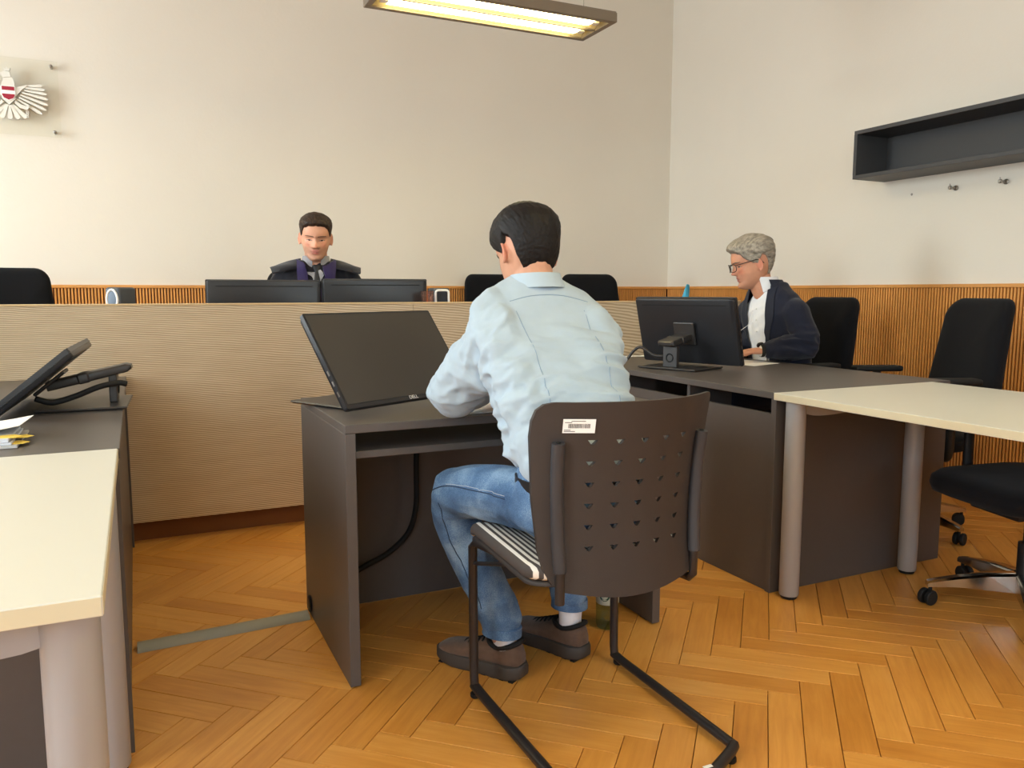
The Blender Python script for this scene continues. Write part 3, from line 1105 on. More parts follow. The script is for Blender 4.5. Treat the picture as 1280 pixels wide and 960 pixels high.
# ------------------------------------------------------------------ things on the bench
def speaker_box(x, y, rz, label, z=0.825, s=1.0, oval=True):
    t = base('desk_speaker', (0, 0, 0), label, 'speaker', 'small speakers on the judge bench')
    bm = new_bm(); box(bm, -0.045 * s, 0.045 * s, -0.065 * s, 0.065 * s, 0.002, 0.305, 0.012, 3)
    put('housing', bm, M_['speaker'], t, smooth=40)
    bm = new_bm()
    pts = [(0.032 * s * math.cos(a), -0.0655 * s - 0.001, 0.250 + 0.044 * math.sin(a)) for a in [2 * PI * i / 24 for i in range(24)]] if oval else \
          [(p, -0.0655 * s - 0.001, 0.232 + q) for p, q in rrect(0.072 * s, 0.12, 0.014, 4)]
    tube(bm, pts, 0.006 * s, n=8, closed=True)
    put('white_ring', bm, M_['white'], t, smooth=180)
    bm = new_bm()
    if oval:
        ball(bm, (0, -0.064 * s, 0.250), (0.030 * s, 0.006, 0.040))
    else:
        box(bm, -0.034 * s, 0.034 * s, -0.0665 * s, -0.064 * s, 0.18, 0.288, 0.006, 2)
    put('grille', bm, mat('speaker_grille', (104, 118, 136) if oval else (44, 48, 56), 0.7), t, smooth=40)
    t.location = (x, y, z); t.rotation_euler = (0, 0, rz)
    return t
speaker_box(-0.055, 4.03, math.radians(-38), 'small grey speaker with white oval ring on the left of the bench', s=0.85)
speaker_box(1.50, 4.12, math.radians(-4), 'small dark speaker with white frame beside the right bench monitor', z=0.825, oval=False)
bm = new_bm()
lathe(bm, [(0.0, 0.0), (0.026, 0.0), (0.030, 0.18), (0.036, 0.288), (0.034, 0.288), (0.028, 0.18), (0.024, 0.006), (0.0, 0.006)], c=(1.398, 4.02, 0.8255), n=24)
single('drinking_glass', bm, M_['tumbler'], (1.398, 4.02, 0.8255), 'clear drinking glass between bench monitor and speaker', 'glass', smooth=50)

t = base('tissue_box', (3.11, 4.0, 0.825), 'white box with a blue tissue standing up, on the right end of the bench', 'tissue box')
bm = new_bm(); box(bm, 3.03, 3.17, 3.95, 4.06, 0.8255, 1.072, 0.006, 2); put('box', bm, M_['white'], t)
bm = new_bm()
rings = []
for k in range(7):
    u = k / 6
    z = 1.07 + 0.08 * u
    rings.append([V(3.062 + 0.024 * (1 - 0.5 * u) * math.cos(a) * (1 + 0.25 * math.sin(3 * a + 2 * u)) + 0.012 * u, 4.0 + 0.013 * math.sin(a) * (1 - 0.4 * u), z + 0.006 * math.sin(2 * a) * u) for a in [2 * PI * i / 16 for i in range(16)]])
loft(bm, rings)
put('blue_tissue', bm, M_['blue'], t, smooth=60)

# ------------------------------------------------------------------ water bottle under the chair
t = base('water_bottle', (1.372, 2.17, 0), 'clear greenish water bottle standing on the parquet behind the chair', 'bottle')
bx, by = 1.372, 2.17
bm = new_bm()
lathe(bm, [(0.0, 0.008), (0.022, 0.003), (0.034, 0.004), (0.0375, 0.02), (0.0375, 0.035), (0.0360, 0.042), (0.0375, 0.05), (0.0375, 0.2), (0.036, 0.215), (0.028, 0.25), (0.015, 0.285), (0.0135, 0.30), (0.0, 0.30)], c=(bx, by, 0), n=28)
put('bottle_body', bm, M_['pet'], t, smooth=50)
bm = new_bm(); lathe(bm, [(0.0, 0.301), (0.0155, 0.301), (0.0155, 0.318), (0.0, 0.320)], c=(bx, by, 0), n=20)
put('cap', bm, mat('dark_green_cap', (24, 84, 66), 0.4), t, smooth=40)
bm = new_bm(); lathe(bm, [(0.0379, 0.088), (0.0383, 0.089), (0.0383, 0.168), (0.0379, 0.169)], c=(bx, by, 0), n=32)
lb = put('label', bm, mat('bottle_label_white', (206, 214, 204), 0.6), t, smooth=50)
tm = text_mesh('OR', 0.052, Matrix.Identity(4))
P = coords(tm)
th0 = math.atan2(-by, -bx) + 0.15
ang = th0 + P[:, 0] / 0.0386
rr = 0.0387 + P[:, 2]
set_coords(tm, np.stack([bx + rr * np.cos(ang), by + rr * np.sin(ang), 0.122 + P[:, 1] * 1.25], 1))
put('lettering', tm, mat('dark_green_print', (20, 74, 60), 0.5), lb)

# ------------------------------------------------------------------ papers
def sheet(name, corners, label, cat='paper', curl=0.0, m='paper', group=None, thick=0.0012):
    bm = new_bm()
    a, b, c, d = [Vector(p) for p in corners]
    N = 8
    top = []
    for i in range(N + 1):
        u = i / N
        row = []
        for j in range(N + 1):
            v = j / N
            p = (a * (1 - u) + b * u) * (1 - v) + (d * (1 - u) + c * u) * v
            p.z += curl * (u ** 3)
            row.append(p)
        top.append(row)
    rings = [r + [p - Vector((0, 0, thick)) for p in r[::-1]] for r in top]
    loft(bm, rings)
    return single(name, bm, M_[m], tuple(a), label, cat, group, smooth=60)
sheet('paper_sheet', [(2.60, 3.70, 0.7522), (2.62, 3.765, 0.7522), (2.40, 3.775, 0.7522), (2.38, 3.71, 0.7522)], 'white sheet on the far end of the right desk near the bench')
sheet('paper_sheet', [(2.70, 2.98, 0.7522), (2.93, 3.05, 0.7522), (2.90, 3.30, 0.7522), (2.67, 3.25, 0.7522)], 'white sheet under the hands of the man in a suit')
sheet('paper_sheet', [(0.88, 2.16, 0.7522), (1.09, 2.16, 0.7522), (1.09, 2.45, 0.7522), (0.88, 2.45, 0.7522)], 'white sheet on the middle desk below the seated man')
t = base('document_file', (-0.42, 2.24, 0.75), 'stack of files with yellow tabs lying on the left dark desk', 'documents')
for k, (z0, z1, dx) in enumerate(((0.7505, 0.757, 0.0), (0.7575, 0.763, -0.012), (0.7635, 0.771, -0.018))):
    bm = new_bm(); box(bm, -0.60, -0.262 + dx, 2.13 + 0.004 * k, 2.36, z0, z1, 0.0006, 1)
    put('folder', bm, mat('folder_grey', (206, 210, 220) if k else (188, 186, 184), 0.7), t)
for (y0, z, xr) in ((2.15, 0.7574, -0.240), (2.20, 0.7634, -0.236), (2.16, 0.7713, -0.255)):
    bm = new_bm()
    prism(bm, [(-0.31, y0), (xr - 0.012, y0 - 0.004), (xr, y0 + 0.02), (xr - 0.02, y0 + 0.045), (-0.31, y0 + 0.04)], 0.0006, M=Matrix.Translation((0, 0, z - 0.0003)))
    put('yellow_tab', bm, M_['yellow'], t)
sheet('paper_sheet', [(-0.60, 2.16, 0.7735), (-0.262, 2.20, 0.7735), (-0.25, 2.37, 0.7735), (-0.60, 2.36, 0.7735)], 'loose curling white sheet on top of the files at left', curl=0.02)

# ------------------------------------------------------------------ office swivel chairs (front = +Y)
def office_chair():
    t = base('office_chair', (0, 0, 0))
    bm = new_bm()                                     # backrest, padded, slightly curved and reclined
    rows = []
    for side in (0, 1):
        pass
    out = rrect(0.47, 0.56, 0.075, 6)
    def place(x, z, d):
        yy = -0.235 - 0.16 * (z + 0.28) - 0.05 * (z * 3.0) ** 2 * 0.6 + 0.35 * x * x + d
        w = 1.0 - 0.10 * (z / 0.28)
        return V(x * w, yy, 0.80 + z)
    rings = []
    for s, d in ((0.90, -0.042), (0.975, -0.034), (1.0, -0.018), (1.0, 0.0), (0.97, 0.016), (0.88, 0.026), (0.55, 0.031), (0.2, 0.032)):
        rings.append([place(x * s, z * s, d) for x, z in out])
    loft(bm, rings)
    put('backrest', bm, M_['fabric'], t, smooth=50)
    bm = new_bm()
    rings = []
    for s, z, yo in ((0.86, 0.40, 0), (0.97, 0.412, 0), (1.0, 0.435, 0), (0.985, 0.458, 0), (0.92, 0.474, 0), (0.7, 0.482, 0), (0.3, 0.482, 0)):
        rings.append([V(x * s, (y + 0.02) * s, z - (0.02 * max(0, y) / 0.24) ** 1 * 0.6) for x, y in rrect(0.50, 0.49, 0.12, 7)])
    loft(bm, rings)
    put('seat', bm, M_['fabric'], t, smooth=50)
    bm = new_bm()
    box(bm, -0.11, 0.11, -0.16, 0.15, 0.35, 0.402, 0.012, 2)
    tube(bm, [(-0.235, 0.05, 0.375), (0.235, 0.05, 0.375)], 0.012, n=10)
    for s in (-1, 1):
        tube(bm, [(s * 0.20, 0.05, 0.375), (s * 0.25, 0.05, 0.375)], 0.022, n=12)
    put('mechanism', bm, M_['black'], t, smooth=40)
    bm = new_bm()
    tube(bm, [(0, -0.15, 0.365), (0, -0.25, 0.375), (0, -0.30, 0.45), (0, -0.300, 0.60), (0, -0.315, 0.78)], 0.022, n=10, sub=4, flat=(0.5, 1.4))
    put('back_bracket', bm, M_['black'], t, smooth=60)
    for s in (-1, 1):
        bm = new_bm()
        tube(bm, [(s * 0.12, -0.02, 0.385), (s * 0.25, -0.02, 0.385), (s * 0.31, -0.02, 0.43), (s * 0.31, -0.01, 0.715)], 0.016, n=10, sub=4, flat=(1, 1.3))
        a = put('armrest', bm, M_['black'], t, smooth=60)
        bm = new_bm(); box(bm, s * 0.31 - 0.04, s * 0.31 + 0.04, -0.13, 0.11, 0.714, 0.742, 0.011, 3)
        put('arm_pad', bm, M_['rubber'], a, smooth=50)
    bm = new_bm()
    lathe(bm, [(0.0, 0.10), (0.028, 0.10), (0.028, 0.24), (0.014, 0.242), (0.014, 0.36), (0.0, 0.36)], n=18)
    put('gas_column', bm, M_['black'], t, smooth=40)
    bm = new_bm(); lathe(bm, [(0.0, 0.066), (0.036, 0.066), (0.042, 0.078), (0.042, 0.115), (0.034, 0.128), (0.0, 0.128)], n=24)
    put('base_hub', bm, M_['alu'], t, smooth=40)
    for k in range(5):
        R = Matrix.Rotation(2 * PI * k / 5 + PI / 2, 4, 'Z')
        bm = new_bm()
        rings = []
        for x, w, zt, zb in ((0.03, 0.031, 0.132, 0.066), (0.12, 0.027, 0.125, 0.070), (0.22, 0.022, 0.108, 0.073), (0.295, 0.018, 0.092, 0.068), (0.318, 0.015, 0.085, 0.066)):
            rings.append([R @ V(x, y, z) for y, z in ((-w, zb), (w, zb), (w, zt - 0.006), (w * 0.6, zt), (-w * 0.6, zt), (-w, zt - 0.006))])
        loft(bm, rings)
        arm = put('base_arm', bm, M_['alu'], t, smooth=30)
        bm = new_bm()
        a = 0.6 + k * 1.9
        ax = Vector((math.cos(a), math.sin(a), 0))
        cc = R @ V(0.305, 0, 0.0) + Vector((-ax.y, ax.x, 0)) * 0.012
        for s in (-1, 1):
            lathe(bm, [(0.0, -0.0085), (0.024, -0.0085), (0.0275, -0.005), (0.0275, 0.005), (0.024, 0.0085), (0.0, 0.0085)], n=20,
                  M=frame(cc + ax * s * 0.014 + Vector((0, 0, 0.0278)), (-ax.y, ax.x, 0), (0, 0, 1), ax))
        tube(bm, [tuple(cc - ax * 0.02 + Vector((0, 0, 0.028))), tuple(cc + ax * 0.02 + Vector((0, 0, 0.028)))], 0.008, n=8)
        ph = R @ V(0.305, 0, 0)
        tube(bm, [(ph.x, ph.y, 0.03), (ph.x, ph.y, 0.07)], 0.007, n=8)
        put('caster', bm, M_['rubber'], arm, smooth=40)
    return t
oc = office_chair()
DZ = 0.16
spots = [
    ((2.775, 1.675, 0), math.radians(76), 'black office chair pushed under the white table, polished aluminium foot in front'),
    ((3.24, 2.55, 0), math.radians(68), 'black office chair leaning empty between right desk and oak wall'),
    ((3.20, 3.34, 0), math.radians(82), 'black office chair the man in the suit sits on'),
    ((2.99, 4.84, DZ), math.radians(168), 'black office chair behind the bench, close to the room corner'),
    ((2.42, 5.17, DZ), math.radians(180), 'black office chair behind the bench, mostly hidden by the seated man'),
    ((-0.60, 4.80, DZ), math.radians(186), 'black office chair behind the left end of the bench'),
    ((0.96, 4.80, DZ), math.radians(180), 'black office chair under the judge, hidden behind the bench'),
]
chairs = []
for i, (loc, rz, lab) in enumerate(spots):
    o = oc if i == 0 else dup(oc)
    chairs.append(o)
    o.location = loc
    o.rotation_euler = (0, 0, rz)
    tag(o, lab, 'chair', 'black office chairs')
for ch in oc.children:                                # this one has its arms set low enough to pass under the table
    if ch.name.startswith('armrest'):
        ch.location.z = -0.06
def turn_base(root, a):                               # a chair's foot cross turns freely under its seat
    for ch in root.children:
        if ch.name.startswith(('base_arm', 'base_hub')):
            ch.rotation_euler.z = math.radians(a)
turn_base(oc, -21)
turn_base(chairs[1], -34)

# ------------------------------------------------------------------ visitor chair of the questioned man
vc = base('visitor_chair', (1.03, 1.70, 0), 'brown black cantilever chair with perforated back and striped seat', 'chair')
cx = 1.03
# runner: U-shaped sled on the floor with the two front uprights
def frame_tube(name, pts, r=0.0125, sub=1, flat=None):
    bm = new_bm(); tube(bm, pts, r, n=12, sub=sub, flat=flat)
    return put(name, bm, M_['frame_metal'], vc, smooth=60)
HX = 0.228
for s in (-1, 1):
    x = cx + s * HX
    frame_tube('upright', [(x, 1.945, 0.022), (x, 1.95, 0.05), (x + 0.0 * s, 1.955, 0.42), (x, 1.93, 0.438), (x - s * 0.03, 1.72, 0.445)])
    frame_tube('sled_rail', [(x, 1.948, 0.024), (x, 1.9, 0.021), (x, 1.44, 0.021), (x, 1.412, 0.021)], 0.0125, flat=(0.9, 1.15))
frame_tube('rear_bar', [(cx - HX, 1.412, 0.021), (cx - HX + 0.03, 1.392, 0.021), (cx - 0.12, 1.352, 0.021), (cx, 1.336, 0.021), (cx + 0.12, 1.352, 0.021), (cx + HX - 0.03, 1.392, 0.021), (cx + HX, 1.412, 0.021)], 0.0135)
for s in (-1, 1):
    for yy in (1.93, 1.39):
        bm = new_bm()
        lathe(bm, [(0, 0.0), (0.013, 0.0), (0.015, 0.003), (0.015, 0.011), (0, 0.012)], c=(cx + s * (HX - (0.03 if yy < 1.5 else -0.004)), yy, 0), n=14)
        put('glide', bm, M_['rubber'], vc, smooth=40)
bm = new_bm(); box(bm, 1.118, 1.142, 1.347, 1.357, 0.0350, 0.0354); put('type_sticker', bm, M_['paper'], vc)
# seat: moulded saddle pad with stripes over a dark shell
def seat_z(x, y):
    u = (x - cx) / 0.235
    v = (y - 1.57) / 0.43
    return 0.470 - 0.048 * math.cos(PI * min(1, abs(u)) / 2) - 0.03 * u ** 4 + (0.006 + 0.017 * u * u) * math.exp(-((v - 0.72) / 0.2) ** 2) - 0.055 * max(0, v - 0.8) ** 1.5 * 6 + 0.012 * (1 - v) + 0.016 * max(0, abs(u) - 0.55) * max(0, v - 0.2) * 2
def seat_layer(z0, z1, sc):
    out = rrect(0.48 * sc, 0.452 * sc, 0.07, 6, cx, 1.772)
    bm = new_bm()
    rings = []
    for s, t_ in ((0.97, 0.0), (1.0, 0.25), (1.0, 0.7), (0.98, 0.92), (0.94, 1.0)):
        rings.append([V(cx + (x - cx) * s, 1.772 + (y - 1.772) * s, seat_z(cx + (x - cx) * s, 1.772 + (y - 1.772) * s) + z0 + (z1 - z0) * t_) for x, y in out])
    for s in (0.85, 0.7, 0.55, 0.4, 0.25, 0.1):
        rings.append([V(cx + (x - cx) * s, 1.772 + (y - 1.772) * s, seat_z(cx + (x - cx) * s, 1.772 + (y - 1.772) * s) + z1) for x, y in out])
    loft(bm, rings)
    return bm
def stripes():
    m = bpy.data.materials.new('striped_seat_cloth')
    m.use_nodes = True
    t = m.node_tree
    b = t.nodes['Principled BSDF']
    tc = node(t, 'ShaderNodeTexCoord')
    sp = node(t, 'ShaderNodeSeparateXYZ')
    t.links.new(tc.outputs['Object'], sp.inputs[0])
    s = math_node(t, 'SINE', math_node(t, 'MULTIPLY', sp.outputs[0], 2 * PI / 0.0178))
    cr = ramp(t, math_node(t, 'ADD', math_node(t, 'MULTIPLY', s, 2.0), 0.5), [(0.3, (74, 68, 66)), (0.7, (232, 228, 220))])
    t.links.new(cr.outputs[0], b.inputs['Base Color'])
    b.inputs['Roughness'].default_value = 0.85
    return m
put('seat', seat_layer(-0.005, 0.028, 1.0), stripes(), vc, smooth=60, label='seat pad with grey and white stripes')
put('seat_shell', seat_layer(-0.022, -0.006, 0.985), M_['shell'], vc, smooth=60)
# back shell with 30 triangular perforations
def bx_(u, v):
    """u across -1..1, v up 0..1"""
    z = 0.405 + 0.465 * v
    y = 1.535 - 0.075 * v - 0.03 * (1 - v) ** 2 + 0.055 * u * u + 0.018 * math.sin(PI * v) + 0.05 * u * u * v
    hw = 0.232 + 0.018 * v
    return V(cx + hw * u, y, z)
def outline_uv():
    pts = []
    for k in range(13):                                   # bottom edge, bowed
        u = -0.78 + 1.56 * k / 12
        pts.append((u, 0.05 - 0.05 * math.cos(u / 0.78 * PI / 2)))
    pts += [(0.86, 0.085), (0.92, 0.15), (0.955, 0.25)]
    pts += [(0.97, 0.5), (0.99, 0.8), (1.0, 0.93), (0.985, 0.975), (0.94, 0.992)]
    for k in range(11):
        u = 0.88 - 1.7 * k / 10
        pts.append((u, 0.995 + 0.005 * math.cos(u * PI / 2)))
    pts += [(-0.90, 0.985), (-0.955, 0.955), (-0.985, 0.90), (-0.995, 0.82), (-0.98, 0.5), (-0.955, 0.25), (-0.92, 0.15), (-0.86, 0.085)]
    return pts
bm = new_bm()
N = 10
ou = outline_uv()
c0 = (0.0, 0.5)
def shell_side(off):
    rings = []
    for i in range(N + 1):
        s = 1 - i / N * 0.98
        ring = []
        for u, v in ou:
            uu, vv = c0[0] + (u - c0[0]) * s, c0[1] + (v - c0[1]) * s
            ring.append(bx_(uu, vv) + Vector((0, off, 0)))
        rings.append(ring)
    return rings
R1, R2 = shell_side(-0.005), shell_side(0.005)
loft(bm, R1[::-1] + R2)
cut = new_bm()
for r in range(6):
    for c in range(5):
        u = -0.50 + 0.25 * c * 1.0
        v = 0.80 - 0.108 * r
        p = bx_(u, v)
        w, h = 0.0125, 0.0105
        tri = [(-w, h / 2), (w, h / 2), (w * 0.3, -h / 2), (0, -h * 0.62), (-w * 0.3, -h / 2)]
        prism(cut, [(p.x + a * 0.85, p.z + b) for a, b in tri], 0.06, M=frame((0, p.y + 0.03, 0), (1, 0, 0), (0, 0, 1), (0, -1, 0)))
bmesh.ops.recalc_face_normals(cut, faces=cut.faces)
cme = bpy.data.meshes.new('cut'); cut.to_mesh(cme); cut.free()
co = bpy.data.objects.new('cut', cme); COL.objects.link(co)
me = baked(bm, [('BOOLEAN', dict(operation='DIFFERENCE', object=co, solver='EXACT'))])
bpy.data.objects.remove(co); bpy.data.meshes.remove(cme)
shell = put('backrest', me, M_['shell'], vc, smooth=35)
# side sleeves on the back tubes
for s in (-1, 1):
    u = s * 0.80
    pts = []
    for v in (0.155, 0.35, 0.6, 0.80):
        p = bx_(u, v)
        pts.append((p.x, p.y - 0.0175, p.z))
    bm = new_bm(); tube(bm, pts, 0.0155, n=14, sub=4, flat=(1.0, 0.95))
    sl = put('back_sleeve', bm, M_['sleeve'], vc, smooth=50)
    bm = new_bm(); ball(bm, (pts[-1][0], pts[-1][1], pts[-1][2] + 0.001), (0.006, 0.006, 0.002)); put('screw_hole', bm, M_['rubber'], sl)
    x, y, z = pts[0]
    if s > 0:
        frame_tube('back_tube', [(x, y, z + 0.02), (x, y + 0.002, z - 0.06), (x - 0.002, y + 0.012, z - 0.072), (x - 0.02, y + 0.10, z - 0.07), (x - 0.02, y + 0.22, z - 0.04), (cx + HX - 0.03, 1.80, 0.443)], 0.0105)
    else:
        frame_tube('back_tube', [(x, y, z + 0.02), (x, y + 0.001, z - 0.075)], 0.0115)
        frame_tube('brace', [(x, y + 0.012, z + 0.012), (cx - HX, 1.955, 0.372)], 0.0058)
# inventory sticker
p0 = bx_(-0.62, 0.885)
ex = (bx_(-0.45, 0.885) - bx_(-0.79, 0.885)).normalized()
ez = (bx_(-0.62, 0.93) - bx_(-0.62, 0.84)).normalized()
en = ex.cross(ez)
if en.y > 0:
    en = -en
S = frame(p0 + en * 0.0056, ex, ez, en)
bm = new_bm(); box(bm, -0.036, 0.036, -0.0165, 0.0165, 0, 0.0004, M=S)
st = put('inventory_sticker', bm, M_['paper'], shell, label='white sticker with a barcode') if False else put('inventory_sticker', bm, M_['paper'], vc, label='white sticker with a barcode')
bm = new_bm()
x = -0.024
rnd = random.Random(3)
while x < 0.024:
    w = rnd.choice((0.0005, 0.0008, 0.0012))
    box(bm, x, x + w, -0.005, 0.0055, 0.0004, 0.0006, M=S)
    x += w + rnd.choice((0.0006, 0.0009))
for z, a, b in ((0.0115, -0.018, 0.014), (0.0085, -0.032, -0.016), (-0.0095, -0.033, -0.018), (-0.0125, -0.033, -0.008)):
    box(bm, a, b, z - 0.0007, z + 0.0007, 0.0004, 0.0006, M=S)
put('barcode', bm, M_['rubber'], st)

# ------------------------------------------------------------------ people
def skin_mat():
    m = bpy.data.materials.new('skin')
    m.use_nodes = True
    t = m.node_tree
    b = t.nodes['Principled BSDF']
    at = node(t, 'ShaderNodeAttribute', attribute_name='complexion')
    tc = node(t, 'ShaderNodeTexCoord')
    n = node(t, 'ShaderNodeTexNoise')
    n.inputs['Scale'].default_value = 60
    t.links.new(tc.outputs['Object'], n.inputs[0])
    mr = node(t, 'ShaderNodeMapRange')
    mr.inputs[3].default_value = 0.92
    mr.inputs[4].default_value = 1.08
    t.links.new(n.outputs[0], mr.inputs[0])
    mx = node(t, 'ShaderNodeMix', data_type='RGBA', blend_type='MULTIPLY')
    mx.inputs[0].default_value = 1
    t.links.new(at.outputs['Color'], mx.inputs[6])
    t.links.new(mr.outputs[0], mx.inputs[7])
    t.links.new(mx.outputs[2], b.inputs['Base Color'])
    b.inputs['Roughness'].default_value = 0.5
    b.inputs['Specular IOR Level'].default_value = 0.35
    b.inputs['Subsurface Weight'].default_value = 0.12
    b.inputs['Subsurface Radius'].default_value = (0.012, 0.004, 0.002)
    return m
SKIN = skin_mat()

HT_Z = [-0.120, -0.112, -0.100, -0.086, -0.074, -0.064, -0.052, -0.040, -0.028, -0.012, 0.004, 0.020, 0.034, 0.052, 0.070, 0.088, 0.102, 0.112, 0.118]
HT_F = [0.050, 0.072, 0.083, 0.083, 0.080, 0.083, 0.084, 0.083, 0.083, 0.083, 0.084, 0.093, 0.094, 0.091, 0.083, 0.067, 0.046, 0.024, 0.002]
HT_B = [0.010, 0.000, -0.012, -0.030, -0.048, -0.060, -0.070, -0.078, -0.085, -0.092, -0.097, -0.100, -0.101, -0.100, -0.094, -0.080, -0.060, -0.036, -0.004]
HT_W = [0.016, 0.030, 0.042, 0.052, 0.058, 0.0615, 0.0645, 0.067, 0.0695, 0.072, 0.073, 0.0745, 0.076, 0.0765, 0.073, 0.063, 0.046, 0.027, 0.004]

def head_grid(nu=96, nv=84):
    """closed head surface, face towards +y, z=0 at eye level; returns grid of points (nv, nu, 3) and angles"""
    tt = (1 - np.cos(np.linspace(0, PI, nv))) / 2
    z = HT_Z[0] + (HT_Z[-1] - HT_Z[0]) * (0.35 * tt + 0.65 * np.linspace(0, 1, nv))
    def sm(tab):
        v = np.interp(z, HT_Z, tab)
        for _ in range(2):
            v[1:-1] = 0.25 * v[:-2] + 0.5 * v[1:-1] + 0.25 * v[2:]
        return v
    F, B, W = sm(HT_F), sm(HT_B), sm(HT_W)
    ph = np.linspace(0, 2 * PI, nu, endpoint=False)
    Z, PHI = np.meshgrid(z, ph, indexing='ij')
    c, s = np.cos(PHI), np.sin(PHI)
    e = 0.88
    cs = np.sign(c) * np.abs(c) ** e
    ss = np.sign(s) * np.abs(s) ** e
    yc = (F * 0.38 + B * 0.62)[:, None]
    Y = np.where(c > 0, yc + (F[:, None] - yc) * cs, yc + (yc - B[:, None]) * cs)
    X = W[:, None] * ss
    P = np.stack([X, Y, Z], -1)
    return P, PHI

def face_features(P, nose=1.0, brow=1.0):
    X, Y, Z = P[..., 0], P[..., 1].copy(), P[..., 2]
    front = np.clip((Y - 0.03) / 0.03, 0, 1)
    g = lambda a, s: np.exp(-(a / s) ** 2)
    d = np.zeros_like(Y)
    t = np.clip((0.016 - Z) / 0.050, 0, 1)
    bridge = (0.006 + 0.022 * t ** 1.3) * np.where(Z < -0.034, g(Z + 0.034, 0.007), 1) * np.where(Z > 0.016, g(Z - 0.016, 0.012), 1)
    d += nose * bridge * g(X, 0.0085 + 0.006 * t)
    for s in (-1, 1):
        d += 0.006 * g(X - s * 0.014, 0.007) * g(Z + 0.033, 0.008)              # nostril wings
        d -= 0.0125 * g(X - s * 0.031, 0.017) * g(Z - 0.000, 0.013)             # eye sockets
        d += 0.0065 * g(X - s * 0.031, 0.0125) * g(Z + 0.001, 0.0085)           # lids over the eyeball
        d += 0.0045 * brow * g(X - s * 0.030, 0.020) * g(Z - 0.020, 0.007)      # brow ridge
        d += 0.004 * g(X - s * 0.047, 0.016) * g(Z + 0.022, 0.016)              # cheekbone
        d -= 0.003 * g(X - s * 0.042, 0.014) * g(Z + 0.062, 0.02)               # hollow cheek
    d += 0.0055 * g(X, 0.021) * g(Z + 0.0565, 0.0048)                            # upper lip
    d += 0.006 * g(X, 0.019) * g(Z + 0.0690, 0.0052)                            # lower lip
    d -= 0.0040 * g(X, 0.024) * g(Z + 0.0628, 0.0026)                            # mouth line
    d -= 0.0045 * g(X, 0.022) * g(Z + 0.081, 0.006)                             # chin crease
    d += 0.007 * g(X, 0.018) * g(Z + 0.098, 0.012)                              # chin
    d -= 0.002 * g(X, 0.004) * g(Z + 0.047, 0.006)                              # philtrum
    Q = P.copy()
    Q[..., 1] = Y + d * front
    return Q

def grid_to_bm(bm, P, M):
    nv, nu = P.shape[:2]
    vs = [[bm.verts.new(M @ Vector(P[i, j])) for j in range(nu)] for i in range(nv)]
    for i in range(nv - 1):
        for j in range(nu):
            bm.faces.new((vs[i][j], vs[i][(j + 1) % nu], vs[i + 1][(j + 1) % nu], vs[i + 1][j]))
    bm.faces.new(vs[0][::-1])
    bm.faces.new(vs[-1])

def add_head(bm, M, brow=1.0):
    P, _ = head_grid()
    grid_to_bm(bm, face_features(P, brow=brow), M)
    for s in (-1, 1):
        R = Matrix.Translation((s * 0.0745, -0.012, -0.012)) @ Matrix.Rotation(s * math.radians(22), 4, 'Z') @ Matrix.Rotation(math.radians(-10), 4, 'X')
        MM = M @ R
        ball(bm, MM @ Vector((0, 0, 0)), (0.006, 0.017, 0.028), M=MM.to_3x3().normalized() if False else MM.to_3x3(), u=16, v=12)
        pts = [MM @ Vector((s * 0.005, 0.017 * math.cos(a), 0.030 * math.sin(a))) for a in [math.radians(q) for q in (-60, -100, -150, 170, 130, 90, 50, 20)]]
        tube(bm, [tuple(p) for p in pts], 0.0042, n=8, sub=3)

def color_skin(me, M, tone, lips, beard=0.0, flush=0.25, scalp=None):
    """complexion by place on the head: lips, stubble, warmer cheeks, nose and ears"""
    P = coords(me)
    Mi = np.array(M.inverted())
    L = P @ Mi[:3, :3].T + Mi[:3, 3]
    x, y, z = L.T
    g = lambda a, s: np.exp(-(a / s) ** 2)
    base_ = np.array(s2l(tone))
    c = np.tile(base_, (len(P), 1))
    front = np.clip((y - 0.05) / 0.015, 0, 1) * (np.abs(x) < 0.08) * (np.abs(z) < 0.14)
    fl = (g(x - 0.042, 0.02) + g(x + 0.042, 0.02)) * g(z + 0.028, 0.02) * front + g(x, 0.014) * g(z + 0.03, 0.016) * front
    fl += np.clip((np.abs(x) - 0.071) / 0.004, 0, 1) * g(z + 0.012, 0.03) * g(y + 0.012, 0.03)
    fl = np.clip(fl * flush, 0, 1)[:, None]
    c = c * (1 - fl) + np.array(s2l((206, 96, 78))) * fl
    if beard:
        bz = np.clip((-0.036 - z) / 0.012, 0, 1) * np.clip((z + 0.135) / 0.01, 0, 1) * np.clip((y - 0.0) / 0.03, 0, 1)
        bz = np.clip(bz + 0, 0, 1) * beard * (np.hypot(x, y) < 0.13)
        bz = bz[:, None]
        c = c * (1 - bz) + np.array(s2l((96, 76, 66))) * bz
    lp = np.clip(g(x, 0.022) ** 1.5 * (g(z + 0.0565, 0.005) + g(z + 0.069, 0.0055)) * 1.3, 0, 1) * front
    lp = lp[:, None]
    c = c * (1 - lp) + np.array(s2l(lips)) * lp
    ml = (g(x, 0.022) * g(z + 0.0628, 0.002) * front * 0.55)[:, None]
    c = c * (1 - ml) + np.array(s2l((92, 40, 38))) * ml
    if scalp is not None:
        sc = scalp(x, y, z)[:, None]
        c = c * (1 - sc) + np.array(s2l((70, 56, 50))) * sc
    at = me.color_attributes.new('complexion', 'FLOAT_COLOR', 'POINT')
    at.data.foreach_set('color', np.concatenate([c, np.ones((len(c), 1))], 1).astype(np.float32).ravel())

HAIR_PHI = [0, 0.45, 0.80, 1.05, 1.30, 1.45, 1.62, 1.85, 2.15, 2.5, PI]
def hairline(phi, tab):
    a = np.abs((phi + PI) % (2 * PI) - PI)
    return np.interp(a, HAIR_PHI, tab)

